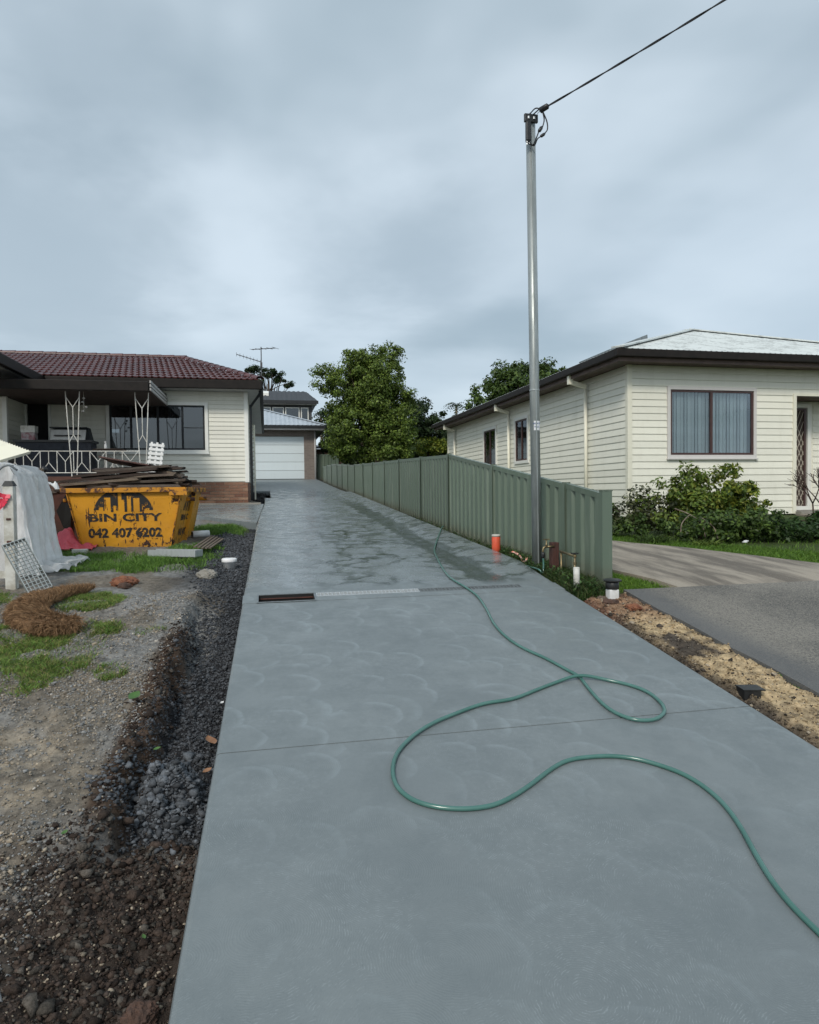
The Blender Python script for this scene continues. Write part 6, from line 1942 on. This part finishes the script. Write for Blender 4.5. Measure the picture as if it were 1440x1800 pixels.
# ------------------------------------------------------------------ plants
def leaves_mesh(name, P, Nrm, size, cols, jitter=.7, aspect=.55):
    n = len(P)
    nrm = Nrm + RNG.normal(0, jitter, (n, 3)); nrm /= np.linalg.norm(nrm, axis=1)[:, None]
    t = np.cross(nrm, RNG.normal(size=(n, 3))); t /= np.linalg.norm(t, axis=1)[:, None]
    b = np.cross(nrm, t)
    s = size * RNG.uniform(.6, 1.35, (n, 1))
    V = np.stack([P - t * s, P + b * s * aspect + nrm * s * .12, P + t * s, P - b * s * aspect + nrm * s * .12], 1)
    F = (np.arange(n)[:, None] * 4 + np.array([[0, 1, 2, 3]]))
    k = RNG.integers(0, len(cols), n)
    C = np.array(cols)[k] * RNG.uniform(.65, 1.3, (n, 1))
    return npmesh(name, V.reshape(-1, 3), F, np.repeat(C, 4, axis=0))
def clump_points(blobs, n, shell=.55, clump=.16, nclump=140):
    """points gathered in twig-end clumps spread through ellipsoid blobs"""
    w = np.array([b[3] * b[4] * b[5] for b in blobs]); w = w / w.sum()
    ci = RNG.choice(len(blobs), nclump, p=w)
    B = np.array(blobs)
    d = RNG.normal(size=(nclump, 3)); d /= np.linalg.norm(d, axis=1)[:, None]
    r = (shell + (1 - shell) * RNG.random(nclump)) ** .8
    r = np.where(RNG.random(nclump) < .18, r * .5, r)
    rad = B[ci, 3:6]
    cen = B[ci, :3] + d * rad * r[:, None]
    cr = clump * RNG.uniform(.55, 1.5, nclump)
    pi = RNG.integers(0, nclump, n)
    q = RNG.normal(size=(n, 3)); q /= np.linalg.norm(q, axis=1)[:, None]
    rr = RNG.random(n) ** .45
    P = cen[pi] + q * (cr[pi] * rr)[:, None] * np.array((1, 1, .75)) * rad[pi * 0 + pi % 1].mean() ** 0
    N = q * .6 + d[pi] * .5 + np.array((0, 0, .5))
    return P, N, cen
def limbs(base, height, r0, blobs, cen, nl=14, lean=(0, 0), seg=6):
    m = MB()
    base = np.array(base, float)
    tops = base + np.array((lean[0], lean[1], height))
    tr = [base + np.array((0, 0, -.2))]
    for i in range(1, seg + 1):
        t = i / seg
        tr.append(base + (tops - base) * t + np.array((math.sin(t * 5) * r0 * .6, math.cos(t * 4) * r0 * .5 - r0 * .5, 0)))
    m.tube(tr, [r0 * (1.25 - .8 * i / seg) for i in range(seg + 1)], 10)
    ids = RNG.choice(len(cen), min(nl, len(cen)), replace=False)
    for k in ids:
        t = RNG.uniform(.3, .95)
        s = base + (tops - base) * t
        e_ = cen[k]
        mid = (s + e_) / 2 + np.array((0, 0, .08 * np.linalg.norm(e_ - s)))
        m.tube(catmull([s, mid, e_], 4), list(np.linspace(r0 * .42 * (1.1 - t * .6), r0 * .06, 9)), 6)
    return m
def tree(name, label, base, height, r0, blobs, nleaf, lsize, cols, clump, nclump, cat='tree', bark='bark', nl=16, shell=.55, group=None, lean=(0, 0), aspect=.55):
    t = thing(name, label, cat, tuple(base), 0, group)
    inv = np.array(base)
    P, N, cen = clump_points(blobs, nleaf, shell, clump, nclump)
    tm_ = limbs(base, height, r0, blobs, cen, nl, lean)
    tm_.v = [(a - inv[0], b - inv[1], c - inv[2]) for a, b, c in tm_.v]
    tm_.build('trunk', bark, t, True)
    me = leaves_mesh('crown', P - inv, N, lsize, cols, .7, aspect)
    link('crown', me, 'leaf_mix', t)
    return t
DG = [(.050, .090, .020), (.068, .115, .024), (.092, .145, .028), (.035, .062, .016)]
MG = [(.098, .155, .026), (.13, .19, .032), (.17, .23, .044), (.062, .10, .019)]
BG = [(.030, .055, .020), (.042, .07, .024), (.025, .045, .017)]
YG_ = [(.14, .19, .025), (.20, .24, .030), (.08, .13, .02), (.26, .28, .045), (.055, .095, .018)]
tree('leafy_tree', 'large leafy green tree rising behind the fence beyond the garage', (5.0, 33.5, 2.35), 5.2, .24,
     [(5.0, 33.2, 6.6, 1.8, 1.8, 2.1), (3.3, 33.3, 7.3, 1.0, 1.0, .85), (6.3, 33.2, 5.6, 1.25, 1.4, 1.7), (4.1, 33.0, 4.9, 1.45, 1.4, 1.7), (5.9, 33.0, 4.2, 1.7, 1.5, 1.4), (4.7, 33.4, 8.55, .8, .9, .55), (6.0, 33.4, 8.4, 1.0, .9, .75), (5.3, 33.4, 7.6, 1.5, 1.2, .9), (6.9, 33.4, 6.2, .6, .8, .7), (6.8, 32.8, 3.9, .8, 1, .9)],
     78000, .062, MG, .36, 520, nl=60, shell=.45)
tree('dense_tree', 'wide dark evergreen tree behind the cream house roof', (14.0, 35.0, 2.4), 5.0, .4,
     [(14.0, 35, 6.9, 2.3, 2.2, 1.9), (12.0, 35, 6.1, 1.4, 1.5, 1.5), (16.3, 35, 7.0, 1.7, 1.6, 1.5), (13.0, 35, 7.9, 1.2, 1.2, .8), (15.4, 35, 7.9, 1.4, 1.2, .85)],
     26000, .10, DG, .42, 300, nl=14, shell=.7)
tree('bushy_tree', 'dull bushy tree between the big tree and the palm', (9.1, 38.0, 2.4), 3.0, .2,
     [(8.6, 38, 5.6, 1.2, 1.3, 1.3), (10.2, 38, 5.3, 1.1, 1.2, 1.2), (9.4, 37.5, 4.4, 1.7, 1.2, 1.0), (8.6, 38, 6.6, .7, .7, .5)],
     14000, .085, BG, .34, 180, nl=14, shell=.6)
tree('shade_tree', 'dark rounded tree low behind the fence right of the big tree', (7.9, 40.0, 2.4), 2.6, .18,
     [(7.6, 40, 4.6, 1.2, 1.2, 1.3), (8.8, 40.5, 5.0, 1.2, 1.2, 1.2), (6.6, 40.5, 4.3, 1.2, 1, 1.0)], 9000, .09, DG, .34, 130, nl=10, shell=.6)
tree('bright_shrub', 'bright green shrub behind the grey shed at the fence', (9.0, 36.6, 2.4), 1.2, .08,
     [(8.7, 36.6, 4.2, .9, .6, .5), (10.0, 36.6, 4.3, .8, .6, .45)], 5000, .075, YG_, .26, 60, cat='shrub', nl=6)
tree('gum_tree', 'far gum tree with flat dark crown behind the antenna', (.6, 72.0, 2.6), 10.6, .25,
     [(-1.2, 72, 14.6, .9, 1.0, .5), (.4, 72, 14.3, 1.0, 1, .5), (1.6, 72, 13.9, .8, .9, .5), (2.5, 72, 13.2, .6, .7, .35), (-.4, 72, 13.4, .9, .9, .5)],
     5200, .10, BG, .34, 44, nl=40, shell=.4)
tree('dark_tree', 'dark shaded tree behind the far corner fence by the garage', (4.2, 41.0, 2.4), 2.4, .15,
     [(4.4, 41, 5.0, 1.1, 1.0, 1.2), (3.7, 41, 6.0, .6, .6, .7), (5.4, 41, 4.4, 1.2, 1, 1.1)], 9000, .10, BG, .34, 120, nl=10)
def palm(name, label, base, h, n, L, col):
    t = thing(name, label, 'palm tree', base)
    MB().tube([(0, 0, -.2), (.05, 0, h * .5), (0, 0, h)], [.14, .11, .08], 8).build('trunk', 'bark_pale', t, True)
    m = []
    for k in range(n):
        a = 2 * math.pi * k / n + random.uniform(-.2, .2)
        el = random.uniform(.1, 1.1)
        V = []; F = []
        prev = None
        for s in range(9):
            q = s / 8
            x_ = L * q * math.cos(el * (1 - q * .3)); z_ = L * (q * math.sin(el) - q * q * .95)
            p = Vector((x_ * math.cos(a), x_ * math.sin(a), h + z_))
            sdv = Vector((-math.sin(a), math.cos(a), -.35)) * L * .24 * math.sin(math.pi * min(1, q * .85 + .12))
            sdw = Vector((math.sin(a), -math.cos(a), -.35)) * L * .24 * math.sin(math.pi * min(1, q * .85 + .12))
            if s:
                o = len(V)
                dv = (p - prev) * .55
                V += [prev, prev + sdv + dv, prev + dv * .9, prev, prev + sdw + dv, prev + dv * .9]
                F += [(o, o + 1, o + 2), (o + 3, o + 4, o + 5)]
            prev = p
        me = npmesh('frond', np.array([tuple(v) for v in V]), np.array(F), np.tile(np.array(col), (len(V), 1)))
        link('frond', me, 'leaf_mix', t)
    return t
palm('palm_tree', 'tall palm against the sky left of the cream house', (13.3, 46, 2.5), 5.35, 16, 1.35, (.03, .05, .018))
palm('palm_tree', 'smaller palm just right of the tall palm near the cream house gutter', (14.4, 48, 2.5), 4.5, 12, 1.0, (.03, .048, .018))
palm('palm_tree', 'dark palm between the two storey house and the big tree', (3.75, 46, 2.5), 4.6, 14, 1.2, (.022, .036, .014))

# shrubs in front of the cream house
def shrub(name, label, cx, cy, blobs, n, size, cols, clump, ncl, nl=10, asp=.5, bark='twig'):
    zb_ = gzs(cx, cy)
    return tree(name, label, (cx, cy, zb_), .35, .03, [(a, b, zb_ + c, r1, r2, r3) for a, b, c, r1, r2, r3 in blobs], n, size, cols, clump, ncl, 'shrub', bark, nl, .55, None, (0, 0), asp)
shrub('leafy_shrub', 'tall green shrub with yellowing leaves below the front window', 6.75, 9.75, [(6.65, 9.75, .80, .42, .4, .40), (6.35, 9.7, .50, .45, .4, .35), (6.95, 9.8, .55, .4, .4, .4), (6.7, 9.6, .30, .6, .4, .3)], 5600, .038, MG + [(.17, .19, .03)], .13, 110)
shrub('golden_shrub', 'yellow green shrub on the right of the tall shrub below the window', 7.50, 9.7, [(7.45, 9.7, .70, .36, .35, .42), (7.75, 9.7, .52, .36, .35, .36), (7.3, 9.6, .40, .4, .35, .35)], 5200, .038, YG_, .12, 100)
shrub('weeping_shrub', 'thin brownish shrub at the house corner behind the fence end', 5.95, 9.9, [(5.95, 9.9, .50, .30, .3, .32), (5.65, 9.9, .35, .3, .3, .25), (6.15, 9.7, .35, .35, .3, .3)], 2400, .032, [(.07, .085, .035), (.09, .10, .04), (.05, .06, .03)], .12, 60, 26)
shrub('round_shrub', 'small dark shrub right behind the fence end post', 5.25, 10.4, [(5.25, 10.4, .35, .28, .3, .35), (5.45, 10.2, .25, .3, .3, .25)], 1600, .04, DG, .12, 40)
shrub('low_hedge', 'low dark green ground shrub along the lawn under the golden shrub', 6.4, 9.0, [(5.6, 9.4, .18, .5, .35, .18), (6.1, 8.9, .20, .5, .35, .20), (6.7, 8.9, .25, .55, .4, .24), (7.2, 8.8, .25, .5, .4, .25)], 5200, .035, DG, .12, 110)
shrub('dark_hedge', 'wide dark bushy hedge in front of the doorway steps', 8.6, 8.9, [(7.8, 8.7, .20, .45, .40, .20), (8.5, 8.7, .20, .55, .42, .21), (9.2, 8.8, .22, .55, .45, .21), (9.9, 8.9, .22, .55, .45, .20)], 9000, .034, [(.028, .062, .016), (.04, .08, .02), (.022, .05, .014)], .12, 170)
# strappy clumps
def strappy(label, cx, cy, n, L, cols):
    x_ = RNG.normal(cx, .13, n); y_ = RNG.normal(cy, .10, n)
    t = thing('strap_leaf_plant', label, 'plant')
    o = grass('leaves', x_, y_, L * .5, L, .010, cols, 1.0)
    o.parent = t
    return t
strappy('spiky strap leaved plant at the edge of the concrete drive', 5.45, 8.75, 260, .22, DG)
strappy('strap leaved clump in the lawn edge under the low shrub', 6.05, 8.35, 200, .16, MG)
# bare branch in the bed and bare shrub by the door
br = MB()
for pl in ([(5.95, 8.95, .50), (6.1, 8.8, .42), (6.22, 8.7, .30), (6.25, 8.65, .10)], [(6.1, 8.8, .42), (5.9, 8.7, .30), (5.85, 8.65, .12)], [(6.22, 8.7, .38), (6.38, 8.65, .25), (6.42, 8.6, .08)]):
    br.tube(catmull([np.array((a, b, gzs(a, b) + c)) for a, b, c in pl], 4), .009, 6)
br.build('bare_branch', 'bark_pale', None, True, label='pale bare forked branch poking out of the low shrubs', cat='branch')
bs = MB()
random.seed(12)
def grow(p, d_, L, r_, depth):
    q = p + d_ * L
    bs.tube([p, (p + q) / 2 + Vector((random.uniform(-.02, .02), 0, random.uniform(-.02, .02))), q], [r_, r_ * .85, r_ * .7], 5)
    if depth:
        for _ in range(3 if depth > 1 else 4):
            nd = (d_ + Vector((random.uniform(-.8, .8), random.uniform(-.6, .6), random.uniform(-.25, .5)))).normalized()
            grow(q, nd, L * random.uniform(.55, .85), r_ * .62, depth - 1)
for k in range(7):
    grow(Vector((9.75 + .75 * k / 6, 10.4, gzs(9.8, 10.4))), Vector((random.uniform(-.4, .4), random.uniform(-.2, .2), 1)).normalized(), .40, .02, 3)
bs.build('bare_shrub', 'twig', None, True, label='leafless brown twiggy shrub standing before the screen door', cat='shrub')
for i, (x_, y_, lab) in enumerate(((6.45, 8.05, 'white flower head standing in the lawn edge'), (6.35, 7.95, 'white flower head lying lower left in the lawn edge'), (8.6, 8.45, 'white papery flower on the dark hedge'))):
    f_ = thing('white_flower', lab, 'flower', gp(x_, y_))
    zz_ = .10 if i < 2 else .52
    MB().tube([(0, 0, 0), (0, 0, zz_)], .004, 5).build('stem', 'green_leaf', f_)
    MB().lathe((0, 0, zz_), [(.008, 0), (.035, .012), (.03, .02), (.01, .024)], 10).build('bloom', 'white_plastic', f_)

# weeds climbing at the fence foot
x, y = area_pts(900, 2.74, 2.95, 5.6, 8.2, lambda x, y: 1 + 0 * x)
P = np.stack([x, y, gz(x, y) + RNG.uniform(.02, .14, len(x))], -1)
link('fence_foot_weeds', leaves_mesh('fence_foot_weeds', P, np.tile([-.3, -.3, 1.0], (len(x), 1)), .016, [(.04, .09, .02), (.06, .12, .025), (.03, .06, .016)], .6), 'leaf_mix', kind='stuff')
# distant wood that closes the view behind the houses
xs_ = RNG.uniform(-60, 90, 26000); ys_ = RNG.uniform(88, 110, 26000)
hh_ = 2.6 + 4.0 * fbm(xs_, ys_ * .2, .12, 3, 51)
P = np.stack([xs_, ys_, 2.5 + hh_ * RNG.random(26000) ** .6], -1)
link('distant_trees', leaves_mesh('distant_trees', P, np.tile([0, -.6, .8], (26000, 1)), .45, BG, .6), 'leaf_mix', kind='stuff')
